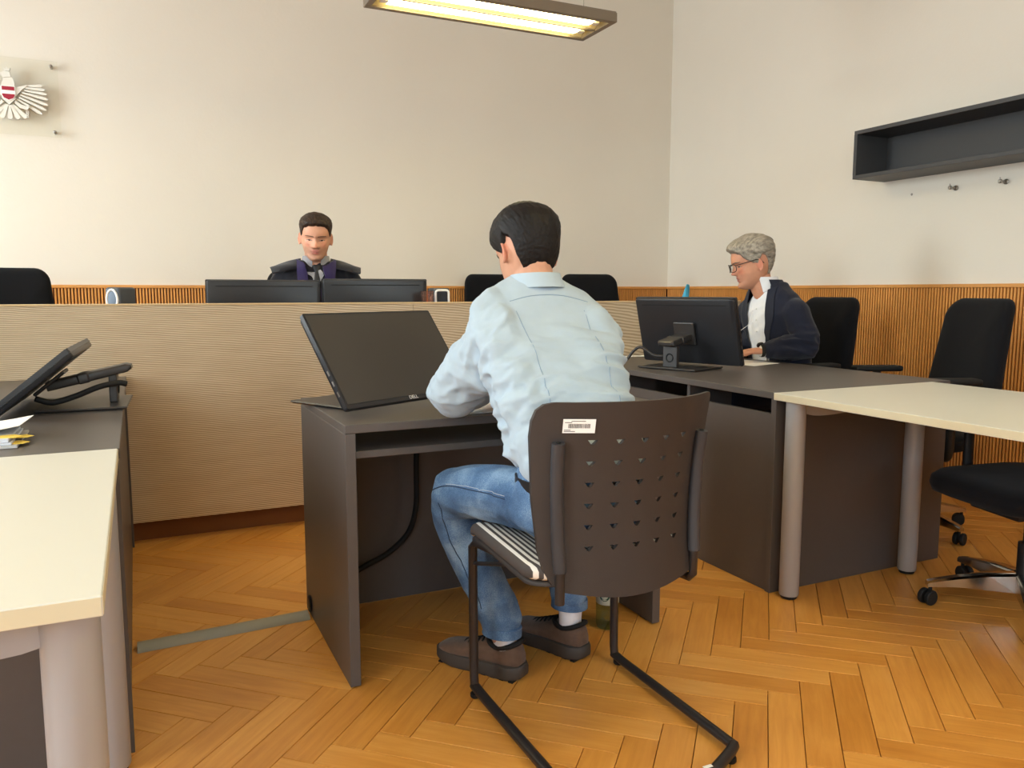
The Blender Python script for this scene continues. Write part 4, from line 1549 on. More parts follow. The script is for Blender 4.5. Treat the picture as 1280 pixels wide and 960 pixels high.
def hair_mesh(M, tab, thick, nu=220, nv=180, edge=0.012, strand=0.0018, freq=70, seed=1, comb=(0.3, 1.0, 0.2)):
    """closed cap over the skull, sunk below the skin outside the hairline"""
    P, PHI = head_grid(nu, nv)
    P = face_features(P)
    N = np.stack([P[..., 0] / 0.075 ** 2, (P[..., 1] + 0.005) / 0.1 ** 2, np.where(P[..., 2] > 0, P[..., 2] / 0.115 ** 2, P[..., 2] * 0.2 / 0.115 ** 2)], -1)
    N /= np.linalg.norm(N, axis=-1, keepdims=True)
    zl = hairline(PHI, tab)
    x, y, z = P[..., 0], P[..., 1], P[..., 2]
    zn = vnoise(np.stack([x * 90, y * 90, z * 20], -1).reshape(-1, 3), seed).reshape(x.shape)
    w = np.clip((z - zl + 0.003 * zn) / edge, 0, 1)
    w = w * w * (3 - 2 * w)
    T = thick(x, y, z, PHI)
    # strands: noise stretched along the combing direction
    cb = np.array(comb) / np.linalg.norm(comb)
    Q = P.reshape(-1, 3)
    al = Q @ cb
    perp = Q - al[:, None] * cb
    sn = vnoise(perp * freq * 3 + al[:, None] * 14, seed + 3) * 0.6 + vnoise(perp * freq * 7 + al[:, None] * 20, seed + 5) * 0.4
    T = T + strand * sn.reshape(x.shape) * np.clip(T / 0.008, 0.3, 1.6)
    off = T * w - 0.007 * (1 - w)
    R = P + N * off[..., None]
    bm = new_bm()
    grid_to_bm(bm, R, M)
    return bm

def hair_mat(name, dark, light, rough=0.55):
    m = bpy.data.materials.new(name)
    m.use_nodes = True
    t = m.node_tree
    b = t.nodes['Principled BSDF']
    tc = node(t, 'ShaderNodeTexCoord')
    mp = node(t, 'ShaderNodeMapping')
    mp.inputs['Scale'].default_value = (110, 22, 60)
    t.links.new(tc.outputs['Object'], mp.inputs[0])
    n = node(t, 'ShaderNodeTexNoise')
    n.inputs['Scale'].default_value = 1.0
    n.inputs['Detail'].default_value = 4
    t.links.new(mp.outputs[0], n.inputs[0])
    cr = ramp(t, n.outputs[0], [(0.3, dark), (0.7, light)])
    t.links.new(cr.outputs[0], b.inputs['Base Color'])
    b.inputs['Roughness'].default_value = rough
    b.inputs['Specular IOR Level'].default_value = 0.25
    return m

def add_hand(bm, wrist, fwd, palm_down, side, curl=0.5, scale=1.0, spread=1.0):
    """palm and five fingers; fwd from wrist to knuckles, palm_down = palm normal, side=+1 thumb towards fwd x down"""
    f = Vector(fwd).normalized()
    d = Vector(palm_down)
    d = (d - f * d.dot(f)).normalized()
    r = f.cross(d) * side                     # towards the thumb
    w = Vector(wrist)
    k = scale
    def at_(a, b, c):
        return w + f * a * k + r * b * k + d * c * k
    ring = []
    for a, hw, hd in ((-0.02, 0.026, 0.019), (0.0, 0.027, 0.018), (0.025, 0.036, 0.0165), (0.06, 0.041, 0.0145), (0.085, 0.040, 0.012), (0.095, 0.034, 0.009)):
        ring.append(sring(at_(a, 0.0, 0.0), r * hw * k, d * hd * k, 2.4, 20))
    loft(bm, ring)
    for i, (b0, L, rad) in enumerate(((0.029, 0.072, 0.0090), (0.010, 0.080, 0.0092), (-0.010, 0.075, 0.0088), (-0.029, 0.058, 0.0078))):
        ang = 0.0
        p = at_(0.085, b0, 0.0)
        pts = [(*at_(0.065, b0 * 0.9, 0.0), rad * k), (*p, rad * k)]
        sp = (b0 / 0.029) * 0.12 * spread
        for q, (frac, c) in enumerate(((0.45, 0.55), (0.30, 0.8), (0.25, 0.6))):
            ang += curl * c * (1 + 0.08 * i)
            dir_ = f * math.cos(ang) + d * math.sin(ang) + r * sp
            p = p + dir_.normalized() * L * frac * k
            pts.append((*p, rad * k * (0.93 - 0.07 * q)))
        limb(bm, pts, sub=2, n=10)
    p0, p1 = at_(0.012, 0.022, 0.004), at_(0.042, 0.050, 0.012)
    p2, p3 = at_(0.070, 0.058, 0.020), at_(0.092, 0.054, 0.028)
    limb(bm, [(*p0, 0.0135 * k), (*p1, 0.0115 * k), (*p2, 0.0098 * k), (*p3, 0.0082 * k)], sub=2, n=10)

def folds(me, specs, seed=0, keep=None):
    """cloth wrinkles: list of (direction along the crease, wavelength, amplitude, warp)"""
    P = coords(me)
    N = normals(me)
    d = np.zeros(len(P))
    for i, (dirn, wl, amp, warp, mask) in enumerate(specs):
        u = np.array(dirn, float)
        u /= np.linalg.norm(u)
        q = P - 0.82 * (P @ u)[:, None] * u                 # stretch along the crease
        n = vnoise(q / wl + 7.3 * i, seed + i) + 0.5 * vnoise(q / (wl * 0.5) + 3.1 * i, seed + i + 11)
        r = 1 - np.abs(n) * 1.6                              # sharp ridges
        m = mask(P) if mask else 1.0
        d += amp * np.clip(r, -0.6, 1) * m
    if keep is not None:
        d *= keep(P)
    set_coords(me, P + N * d[:, None])

def cloth(name, rgb, rough=0.85, weave=1400, depth=0.0004, var=0.06, sheen=0.1):
    return mat(name, rgb, rough, noise=(28, var), bump=(weave, depth), sheen=sheen, spec=0.25)

def person_root(body_bm, loc, rz, label, M, tone, lips, voxel=0.0042, **kw):
    """skin body as the thing itself; geometry is in the person's own frame"""
    me = fuse(body_bm, voxel, 2, 0.4)
    color_skin(me, M, tone, lips, **kw)
    me.materials.clear()
    me.materials.append(SKIN)
    for p in me.polygons:
        p.use_smooth = True
    o = bpy.data.objects.new('person', me)
    COL.objects.link(o)
    o.location = loc
    o.rotation_euler = (0, 0, rz)
    ROOTM[o.name] = Matrix.Identity(4)
    tag(o, label, 'person')
    return o

def eyes(o, M, bvh, iris, closed=0.5, brow_m=None, brow_th=0.0032):
    """eyeball, iris, lash line and brow for both eyes, resting on the face"""
    EW = mat('eye_white', (222, 214, 206), 0.3)
    EI = mat('iris', iris, 0.25)
    EL = mat('lash_line', (46, 32, 28), 0.7)
    for s in (-1, 1):
        def fp(x, z, off):
            p = M @ Vector((s * x, 0.13, z))
            dr = (M.to_3x3() @ Vector((0, -1, 0))).normalized()
            hit = bvh.ray_cast(p, dr)
            return (hit[0] if hit[0] else M @ Vector((s * x, 0.08, z))) - dr * off
        hgt = 0.0055 * (1 - closed)
        bm = new_bm()
        ring = []
        ts = [2 * PI * k / 20 for k in range(20)]
        for q, off in ((1.0, 0.0002), (0.6, 0.0012), (0.15, 0.0016)):
            ring.append([fp(0.031 + 0.0135 * q * math.cos(a), -0.0035 + hgt * q * math.sin(a), off) for a in ts])
        loft(bm, ring)
        e = put('eye', bm, EW, o, smooth=180)
        bm = new_bm()
        ring = []
        for q, off in ((1.0, 0.0015), (0.1, 0.0024)):
            ring.append([fp(0.031 + min(0.0055, 0.0055) * q * math.cos(a), -0.0035 + min(0.0055, hgt * 1.05) * q * math.sin(a), off) for a in ts])
        loft(bm, ring)
        put('iris', bm, EI, e, smooth=180)
        bm = new_bm()
        pts = [fp(0.031 + 0.0150 * u, -0.0035 + hgt * (1 - u * u) * 1.0 - 0.001 * abs(u), 0.0006) for u in np.linspace(-1, 1, 9)]
        tube(bm, [tuple(p) for p in pts], [0.0006, 0.0014, 0.0006], n=6)
        put('lashes', bm, EL, e, smooth=180)
        bm = new_bm()
        pts = [fp(0.031 + 0.021 * u, 0.0180 + 0.0016 * (1 - (u - 0.15) ** 2), 0.0008) for u in np.linspace(-1, 1, 11)]
        tube(bm, [tuple(p) for p in pts], [brow_th * 0.7, brow_th, brow_th * 0.9, brow_th * 0.4], n=8, flat=(1.0, 0.45))
        put('eyebrow', bm, brow_m, o, smooth=180)

def rot(p=0, y=0, r=0):
    """head turn: yaw y (left +), pitch p (down +), roll r"""
    return Matrix.Rotation(math.radians(y), 4, 'Z') @ Matrix.Rotation(math.radians(-p), 4, 'X') @ Matrix.Rotation(math.radians(r), 4, 'Y')

# ================================================================== the questioned man on the visitor chair (own frame = world - origin)
OX, OY = 1.0, 1.70
def w(x, y, z, r=None):
    return (x - OX, y - OY, z) if r is None else (x - OX, y - OY, z, r)
HM = Matrix.Translation(w(1.018, 2.075, 1.222)) @ rot(22, 6, 3) @ Matrix.Diagonal((1.02, 1.02, 1.02, 1))
bm = new_bm()
add_head(bm, HM)
limb(bm, [w(1.01, 1.96, 1.04, 0.066), w(1.016, 2.000, 1.10, 0.060), w(1.02, 2.030, 1.15, 0.059), w(1.02, 2.04, 1.19, 0.059)])
loft(bm, [sring(w(1.0, 1.70, 0.52), (0.13, 0, 0), (0, 0.09, 0)), sring(w(0.985, 1.75, 0.75), (0.13, 0, 0), (0, 0.09, 0)), sring(w(0.99, 1.85, 0.92), (0.145, 0, 0), (0, 0.09, 0.02)), sring(w(1.005, 1.93, 1.02), (0.16, 0, 0), (0, 0.07, 0.02)), sring(w(1.01, 1.96, 1.06), (0.08, 0, 0), (0, 0.05, 0.0))])
LA = [w(0.88, 1.92, 0.975), w(0.79, 2.075, 0.81), w(0.925, 2.195, 0.806)]
RA = [w(1.13, 1.91, 0.975), w(1.235, 2.06, 0.81), w(1.12, 2.21, 0.806)]
for A in (LA, RA):
    limb(bm, [(*A[0], 0.040), (*A[1], 0.036), (*A[2], 0.026)])
add_hand(bm, LA[2], (0.75, 0.62, -0.03), (0.1, 0.1, -1), -1, 0.40, 1.0)
add_hand(bm, RA[2], (-0.55, 0.8, -0.03), (0, 0.1, -1), 1, 0.38, 1.0)
LEG_L = [w(0.91, 1.74, 0.582), w(0.79, 2.06, 0.53), w(0.920, 2.012, 0.10)]
LEG_R = [w(1.09, 1.74, 0.582), w(1.205, 2.09, 0.53), w(1.160, 2.05, 0.10)]
for A in (LEG_L, LEG_R):
    limb(bm, [(*A[0], 0.060), (*A[1], 0.043), (*A[2], 0.028)])
def dscalp(x, y, z):
    return np.zeros_like(x)
dm = person_root(bm, (OX, OY, 0), 0, 'seated man from behind in pale blue shirt and jeans, dark hair', HM, (204, 150, 122), (176, 96, 88), flush=0.5)
HAIR_D = hair_mat('dark_brown_hair', (13, 10, 10), (28, 22, 20))
tabD = [0.066, 0.062, 0.042, 0.010, -0.012, -0.020, 0.024, 0.010, -0.050, -0.080, -0.088]
put('hair', hair_mesh(HM, tabD, lambda x, y, z, ph: 0.008 + 0.012 * np.clip(z / 0.09, 0, 1) + 0.004 * np.clip(-y / 0.09, 0, 1), strand=0.0012, seed=4, comb=(0.2, -0.6, -1)), HAIR_D, dm, smooth=180)
hb = bvh_of(dm.data)
eyes(dm, HM, hb, (60, 44, 36), 0.35, HAIR_D)

# shirt
SHIRT = cloth('pale_blue_shirt_cotton', (172, 188, 200), 0.8, 1500, 0.0003, 0.03)
bm = new_bm()
rg = [((1.0, 1.712, 0.668), 0.166, 0.128, 0.0), ((0.998, 1.718, 0.69), 0.166, 0.130, 0.0), ((0.994, 1.732, 0.73), 0.163, 0.130, 0.01), ((0.990, 1.757, 0.78), 0.161, 0.129, 0.02),
      ((0.990, 1.80, 0.85), 0.168, 0.129, 0.03), ((0.993, 1.845, 0.92), 0.182, 0.126, 0.04), ((0.998, 1.885, 0.98), 0.200, 0.122, 0.05), ((1.003, 1.918, 1.03), 0.204, 0.110, 0.05),
      ((1.006, 1.938, 1.065), 0.188, 0.094, 0.045), ((1.010, 1.957, 1.098), 0.150, 0.078, 0.04), ((1.014, 1.975, 1.125), 0.105, 0.066, 0.03), ((1.016, 1.99, 1.145), 0.072, 0.060, 0.02)]
loft(bm, [sring(w(*c), (a, 0, 0), (0, b, t), 2.35, 44) for c, a, b, t in rg])
limb(bm, [w(0.868, 1.925, 1.000, 0.073), w(0.828, 2.00, 0.90, 0.070), w(0.80, 2.055, 0.832, 0.062), w(0.80, 2.075, 0.822, 0.058)])
limb(bm, [w(0.80, 2.07, 0.822, 0.057), w(0.85, 2.125, 0.820, 0.052), w(0.905, 2.18, 0.813, 0.044), w(0.922, 2.193, 0.811, 0.040)])
limb(bm, [w(1.138, 1.915, 1.000, 0.073), w(1.178, 1.985, 0.90, 0.068), w(1.222, 2.045, 0.832, 0.061), w(1.222, 2.065, 0.823, 0.057)])
limb(bm, [w(1.222, 2.065, 0.823, 0.056), w(1.18, 2.13, 0.819, 0.05), w(1.125, 2.20, 0.812, 0.042)])
me = fuse(bm, 0.0055, 16, 0.5)
back = lambda P: np.clip((0.30 - P[:, 1]) / 0.1, 0, 1)
top_ = lambda P: np.clip((1.04 - P[:, 2]) / 0.05, 0.25, 1)
arm_l = lambda P: np.clip((-0.11 - P[:, 0]) / 0.03, 0, 1) * np.clip((P[:, 2] - 0.79) / 0.03, 0, 1)
rside = lambda P: np.clip((P[:, 0] + 0.05) / 0.15, 0, 1) * np.clip((P[:, 2] - 0.6) / 0.1, 0, 1)
lside = lambda P: np.clip((0.02 - P[:, 0]) / 0.12, 0, 1) * np.clip((0.98 - P[:, 2]) / 0.1, 0, 1)
folds(me, [((1, 0.1, -0.32), 0.052, 0.0165, 0, lambda P: rside(P) * top_(P)),
           ((1, 0.2, 0.55), 0.056, 0.015, 0, lambda P: lside(P) * back(P)),
           ((0.9, 0.3, -0.25), 0.095, 0.0085, 0, lambda P: top_(P)),
           ((1, 0.5, 0.25), 0.055, 0.0115, 0, arm_l),
           ((1, 0.15, -0.2), 0.034, 0.0052, 0, lambda P: back(P) * top_(P)),
           ((1, 0.4, 0.45), 0.034, 0.0055, 0, arm_l),
           ((0.3, 0.2, 1), 0.06, 0.006, 0, lambda P: np.clip((0.8 - P[:, 2]) / 0.2, 0, 1))], seed=21)
shirt = put('shirt', me, SHIRT, dm, smooth=180)
sb = bvh_of(me)
SEAM = mat('shirt_seam', (140, 160, 180), 0.85)
def shirt_seam(pts, r=0.0011):
    b = new_bm()
    ray_seam(b, sb, [w(*p) for p in pts], r)
    put('seam', b, SEAM, shirt)
shirt_seam([(0.895, 1.80, 1.085), (0.95, 1.81, 1.098), (1.005, 1.81, 1.102), (1.06, 1.81, 1.098), (1.13, 1.80, 1.082)], 0.0014)
shirt_seam([(0.90, 1.80, 1.06), (0.905, 1.72, 0.93), (0.90, 1.66, 0.85), (0.905, 1.6, 0.75), (0.92, 1.57, 0.62)])
shirt_seam([(1.10, 1.80, 1.06), (1.095, 1.72, 0.93), (1.09, 1.66, 0.85), (1.085, 1.6, 0.75), (1.07, 1.57, 0.62)])
# collar: stand and turned down leaf
bm = new_bm()
for (r0, r1, z0, z1, t0) in ((0.066, 0.064, 0.0, 0.040, 0.003), (0.072, 0.067, 0.002, 0.041, 0.003)):
    rings = []
    for k in range(33):
        a = math.radians(120 + 300 * k / 32)
        front_drop = 0.5 * (1 + math.sin(a)) * 0.012
        ring = []
        for rr, zz in ((r0, z0), (r1, z1), (r1 + t0, z1), (r0 + t0, z0)):
            lean = (zz - 0.02) * 0.55
            ring.append(V(*w(1.015 + rr * math.cos(a), 1.992 + rr * 0.98 * math.sin(a) + lean, 1.122 + zz - front_drop)))
        rings.append(ring)
    loft(bm, rings)
put('collar', bm, SHIRT, dm, smooth=50)

# jeans
def denim():
    m = bpy.data.materials.new('faded_denim')
    m.use_nodes = True
    t = m.node_tree
    b = t.nodes['Principled BSDF']
    tc = node(t, 'ShaderNodeTexCoord')
    n = node(t, 'ShaderNodeTexNoise')
    n.inputs['Scale'].default_value = 9
    n.inputs['Detail'].default_value = 6
    t.links.new(tc.outputs['Object'], n.inputs[0])
    n2 = node(t, 'ShaderNodeTexNoise')
    n2.inputs['Scale'].default_value = 420
    t.links.new(tc.outputs['Object'], n2.inputs[0])
    f = math_node(t, 'ADD', math_node(t, 'MULTIPLY', n.outputs[0], 0.75), math_node(t, 'MULTIPLY', n2.outputs[0], 0.3))
    cr = ramp(t, f, [(0.36, (52, 80, 116)), (0.50, (78, 110, 148)), (0.64, (126, 156, 186))])
    t.links.new(cr.outputs[0], b.inputs['Base Color'])
    b.inputs['Roughness'].default_value = 0.9
    bp = node(t, 'ShaderNodeBump')
    bp.inputs['Strength'].default_value = 0.6
    bp.inputs['Distance'].default_value = 0.0006
    t.links.new(n2.outputs[0], bp.inputs['Height'])
    t.links.new(bp.outputs[0], b.inputs['Normal'])
    return m
DENIM = denim()
bm = new_bm()
loft(bm, [sring(w(1.0, 1.70, 0.516), (0.14, 0, 0), (0, 0.09, 0), 2.4, 40), sring(w(1.0, 1.70, 0.545), (0.182, 0, 0), (0, 0.132, 0), 2.4, 40), sring(w(0.998, 1.70, 0.57), (0.184, 0, 0), (0, 0.135, 0), 2.4, 40), sring(w(1.0, 1.71, 0.672), (0.158, 0, 0), (0, 0.122, 0), 2.4, 40)])
limb(bm, [w(0.905, 1.74, 0.582, 0.076), w(0.855, 1.88, 0.578, 0.074), w(0.815, 1.99, 0.566, 0.070), w(0.79, 2.055, 0.545, 0.067)])
limb(bm, [w(0.79, 2.055, 0.550, 0.067), w(0.806, 2.082, 0.46, 0.064), w(0.85, 2.066, 0.34, 0.060), w(0.898, 2.027, 0.22, 0.056), w(0.914, 2.016, 0.165, 0.054)])
limb(bm, [w(1.095, 1.74, 0.582, 0.076), w(1.15, 1.90, 0.578, 0.074), w(1.19, 2.02, 0.566, 0.070), w(1.205, 2.09, 0.545, 0.067)])
limb(bm, [w(1.205, 2.09, 0.550, 0.067), w(1.20, 2.11, 0.46, 0.064), w(1.185, 2.10, 0.34, 0.060), w(1.172, 2.08, 0.24, 0.055), w(1.166, 2.062, 0.19, 0.053)])
me = fuse(bm, 0.0056, 6, 0.5)
thigh = lambda P: np.clip((P[:, 2] - 0.46) / 0.04, 0, 1)
shin = lambda P: np.clip((0.50 - P[:, 2]) / 0.04, 0, 1)
crook = lambda P: np.exp(-((P[:, 2] - 0.49) / 0.05) ** 2) * np.clip((0.36 - P[:, 1]) / 0.1, 0, 1)
hipc = lambda P: np.exp(-((P[:, 1] - 0.06) / 0.07) ** 2) * thigh(P)
folds(me, [((0.6, -0.8, 0.1), 0.06, 0.004, 0, thigh), ((1, 0.2, -0.35), 0.05, 0.006, 0, crook), ((0.3, 0.2, 1), 0.05, 0.007, 0, hipc),
           ((0.5, 0.2, 1), 0.075, 0.0055, 0, shin), ((1, 0, 0.3), 0.045, 0.005, 0, lambda P: np.clip((0.28 - P[:, 2]) / 0.06, 0, 1))], seed=5)
# cut the hems open just above the shoes
jeans = put('jeans', me, DENIM, dm, smooth=180)
jb = bvh_of(me)
STITCH = mat('denim_seam', (44, 62, 88), 0.9)
STITCH2 = mat('pale_stitching', (170, 180, 190), 0.9)
for pts, r, mm in (([(0.79, 1.76, 0.60), (0.775, 1.81, 0.60), (0.76, 1.90, 0.595), (0.74, 2.0, 0.585), (0.73, 2.06, 0.56)], 0.0016, STITCH),
                   ([(0.78, 1.76, 0.61), (0.765, 1.81, 0.61), (0.75, 1.90, 0.605), (0.73, 2.0, 0.595)], 0.0008, STITCH2),
                   ([(0.72, 2.02, 0.53), (0.74, 2.02, 0.44), (0.78, 2.01, 0.34), (0.83, 1.98, 0.22)], 0.0014, STITCH)):
    b = new_bm(); seam(b, jb, [w(*p) for p in pts], r); put('seam', b, mm, jeans)
for (cx_, cy_, cz_, rr, tz) in ((0.916, 2.014, 0.126, 0.056, 0.10), (1.166, 2.062, 0.148, 0.055, 0.05)):
    b = new_bm()
    lathe(b, [(rr - 0.003, 0.028), (rr + 0.0005, 0.026), (rr + 0.002, 0.0), (rr - 0.004, -0.001), (rr - 0.007, 0.01)], n=32, c=(0, 0, 0), M=Matrix.Translation(w(cx_, cy_, cz_)) @ Matrix.Rotation(tz, 4, 'Y'))
    put('hem', b, DENIM, jeans, smooth=50)
BELT = mat('dark_leather_belt', (30, 26, 26), 0.45)
bm = new_bm()
rings = []
for k in range(41):
    a = 2 * PI * k / 40
    c, s = math.cos(a), math.sin(a)
    e = 2 / 2.4
    ax, ay = math.copysign(abs(c) ** e, c), math.copysign(abs(s) ** e, s)
    rings.append([V(*w(0.999 + (0.166 + d) * ax, 1.707 + (0.127 + d) * ay, z)) for d, z in ((0.0, 0.622), (0.005, 0.622), (0.005, 0.656), (0.0, 0.656))])
loft(bm, rings, cap=False)
put('belt', bm, BELT, dm, smooth=50)
SOCK = cloth('white_sock', (228, 228, 232), 0.9, 900, 0.0006, 0.03)
SUEDE = mat('brown_suede', (98, 76, 62), 0.9, noise=(60, 0.18), bump=(500, 0.0006), sheen=0.2)
SOLE = mat('grey_brown_rubber_sole', (66, 60, 56), 0.6)
LINING = mat('black_shoe_lining', (20, 19, 20), 0.8)
def shoe(o, heel, toe, L=0.30, wd=1.0, suede=SUEDE, sole=SOLE, lining=LINING):
    """heel and toe give direction; origin on the floor at the heel"""
    h, d = Vector(heel), (Vector(toe) - Vector(heel)).normalized()
    side = Vector((0, 0, 1)).cross(d)
    M = frame(h, side, d, (0, 0, 1))
    def ring(y, wh, z0, z1, cx=0.0, e=2.3, n=28):
        c = V(cx, y, (z0 + z1) / 2)
        return [M @ p for p in sring(c, (wh * wd, 0, 0), (0, 0, (z1 - z0) / 2), e, n)]
    prof = [(0.004, 0.022, 0.032, 0.085), (0.018, 0.034, 0.028, 0.104), (0.05, 0.039, 0.026, 0.110), (0.09, 0.040, 0.026, 0.104), (0.12, 0.040, 0.026, 0.098), (0.155, 0.043, 0.026, 0.088), (0.19, 0.047, 0.026, 0.077), (0.225, 0.049, 0.026, 0.068), (0.255, 0.045, 0.027, 0.062), (0.278, 0.034, 0.028, 0.054), (0.292, 0.016, 0.03, 0.044)]
    bm = new_bm()
    loft(bm, [ring(y * L / 0.3, a, z0, z1) for y, a, z0, z1 in prof])
    up_ = put('shoe', bm, suede, o, smooth=60)
    bm = new_bm()
    ol = []
    for y, a in ((-0.006, 0.020), (0.006, 0.035), (0.03, 0.042), (0.07, 0.043), (0.11, 0.042), (0.15, 0.045), (0.19, 0.050), (0.225, 0.052), (0.26, 0.047), (0.285, 0.034), (0.300, 0.014)):
        ol.append((a * wd, y * L / 0.3))
    out = ol + [(-a, y) for a, y in ol[::-1]]
    def lay(s, z):
        zc = 0.14 * L / 0.3
        return [M @ V(x * s, zc + (y - zc) * s, z + 0.012 * max(0, (y - 0.22) / 0.08) ** 2 * (1 - z / 0.05) + 0.004 * max(0, (0.03 - y) / 0.03)) for x, y in out]
    loft(bm, [lay(0.93, 0.001), lay(0.985, 0.006), lay(1.0, 0.014), lay(1.0, 0.032), lay(0.97, 0.040), lay(0.8, 0.044)])
    put('sole', bm, sole, up_, smooth=40)
    bm = new_bm()
    for k in range(9):
        y = 0.012 + k * 0.031
        box(bm, -0.040, 0.040, y, y + 0.015, 0.0, 0.004, M=M)
    put('tread', bm, lining, up_)
    bm = new_bm()
    pts = []
    for k in range(24):
        a = 2 * PI * k / 24
        pts.append(tuple(M @ V(0.0365 * math.cos(a), 0.060 + 0.054 * math.sin(a), 0.103 - 0.010 * abs(math.cos(a)) ** 2 + 0.010 * max(0, -math.sin(a)))))
    tube(bm, pts, 0.0075, n=8, closed=True)
    put('collar_lining', bm, lining, up_, smooth=180)
    bm = new_bm()
    for k in range(5):
        y = 0.125 + 0.017 * k
        z = 0.100 - 0.0065 * k
        tube(bm, [tuple(M @ V(-0.024, y, z - 0.004)), tuple(M @ V(0, y + 0.004, z + 0.002)), tuple(M @ V(0.024, y, z - 0.004))], 0.0026, n=6, sub=3)
    put('laces', bm, lining, up_, smooth=180)
    return up_
shoe(dm, w(0.960, 1.963, 0), w(0.800, 2.21, 0))
shoe(dm, w(1.185, 1.995, 0), w(1.075, 2.26, 0))
for (x, y) in ((0.924, 2.010), (1.162, 2.048)):
    bm = new_bm(); lathe(bm, [(0.026, 0.075), (0.0345, 0.09), (0.0345, 0.12), (0.037, 0.150), (0.037, 0.160), (0.032, 0.161)], c=w(x, y, 0), n=24)
    put('sock', bm, SOCK, dm, smooth=60)

# ================================================================== the man in the dark blue suit behind the right desk (own frame: +y = where he faces)
HM2 = Matrix.Translation((0.03, 0.19, 1.262)) @ rot(14, -24, 0) @ Matrix.Diagonal((1.10, 1.10, 1.10, 1))
bm = new_bm()
add_head(bm, HM2)
limb(bm, [(0, 0.08, 1.02, 0.066), (0.005, 0.105, 1.08, 0.062), (0.015, 0.14, 1.15, 0.060), (0.02, 0.155, 1.20, 0.060)])
loft(bm, [sring((0, 0.0, 0.50), (0.14, 0, 0), (0, 0.10, 0)), sring((0, 0.0, 0.7), (0.14, 0, 0), (0, 0.10, 0)), sring((0, 0.045, 0.9), (0.15, 0, 0), (0, 0.09, 0)), sring((0, 0.075, 1.0), (0.16, 0, 0), (0, 0.065, 0)), sring((0, 0.08, 1.06), (0.08, 0, 0), (0, 0.05, 0))])
SL = [(-0.183, 0.07, 1.005), (-0.230, 0.045, 0.824), (-0.165, 0.235, 0.812)]
SR = [(0.185, 0.07, 1.005), (0.240, 0.08, 0.824), (0.12, 0.29, 0.812)]
for A in (SL, SR):
    limb(bm, [(*A[0], 0.045), (*A[1], 0.036), (*A[2], 0.027)])
add_hand(bm, SL[2], (0.42, 0.9, -0.06), (0.1, 0, -1), -1, 0.36)
add_hand(bm, SR[2], (-0.5, 0.8, -0.04), (0, 0, -1), 1, 0.34)
for s in (-1, 1):
    limb(bm, [(s * 0.09, 0.02, 0.575, 0.06), (s * 0.11, 0.40, 0.535, 0.05), (s * 0.11, 0.40, 0.10, 0.034)])
man = person_root(bm, (3.155, 3.275, 0), PI / 2 - math.radians(4), 'grey haired man with glasses in a dark blue suit at the right desk', HM2, (206, 146, 116), (176, 100, 92), beard=0.16, flush=0.35)
HAIR_G = hair_mat('grey_hair', (112, 104, 94), (176, 166, 150), 0.6)
tabG = [0.064, 0.060, 0.045, 0.014, -0.010, -0.018, 0.026, 0.016, -0.040, -0.074, -0.082]
def thG(x, y, z, ph):
    t = 0.007 + 0.015 * np.clip(z / 0.08, 0, 1) + 0.004 * np.clip(-y / 0.09, 0, 1)
    t += 0.012 * np.exp(-((y - 0.075) / 0.03) ** 2) * np.clip((z - 0.05) / 0.03, 0, 1)      # swept front
    return t
put('hair', hair_mesh(HM2, tabG, thG, strand=0.0026, freq=30, seed=9, comb=(0.35, -1.0, 0.1)), HAIR_G, man, smooth=180)
mb = bvh_of(man.data)
eyes(man, HM2, mb, (60, 60, 60), 0.55, hair_mat('grey_brown_brow', (82, 70, 62), (120, 108, 96)), 0.0026)

# spectacles
GF = mat('dark_spectacle_frame', (34, 26, 26), 0.35)
def hp(x, y, z):
    return HM2 @ Vector((x, y, z))
gl = None
for s in (-1, 1):
    bm = new_bm()
    pts = []
    for k in range(28):
        a = 2 * PI * k / 28
        c, sn = math.cos(a), math.sin(a)
        px_ = 0.0335 + 0.0255 * math.copysign(abs(c) ** 0.7, c)
        pz_ = -0.004 + 0.0185 * math.copysign(abs(sn) ** 0.75, sn)
        pts.append(tuple(hp(s * px_, 0.108 - 7.0 * (px_ - 0.01) ** 2, pz_)))
    tube(bm, pts, 0.0019, n=8, closed=True)
    if gl is None:
        tube(bm, [tuple(hp(x, 0.110, 0.004 + 0.003 * math.cos(x / 0.009 * PI / 2))) for x in (-0.009, -0.0045, 0, 0.0045, 0.009)], 0.0016, n=6)
        gl = put('spectacles', bm, GF, man, smooth=180)
    else:
        put('rim', bm, GF, gl, smooth=180)
    bm = new_bm()
    f_ = [bm.verts.new(Vector(p)) for p in pts]
    bm.faces.new(f_)
    put('lens', bm, M_['lens'], gl)
    bm = new_bm()
    tube(bm, [tuple(hp(s * 0.0585, 0.091, 0.006)), tuple(hp(s * 0.071, 0.082, 0.008)), tuple(hp(s * 0.079, 0.04, 0.010)), tuple(hp(s * 0.082, 0.0, 0.012)), tuple(hp(s * 0.080, -0.02, 0.006)), tuple(hp(s * 0.079, -0.035, -0.012))], 0.0018, n=8, sub=3, flat=(1.3, 0.8))
    put('temple', bm, GF, gl, smooth=180)

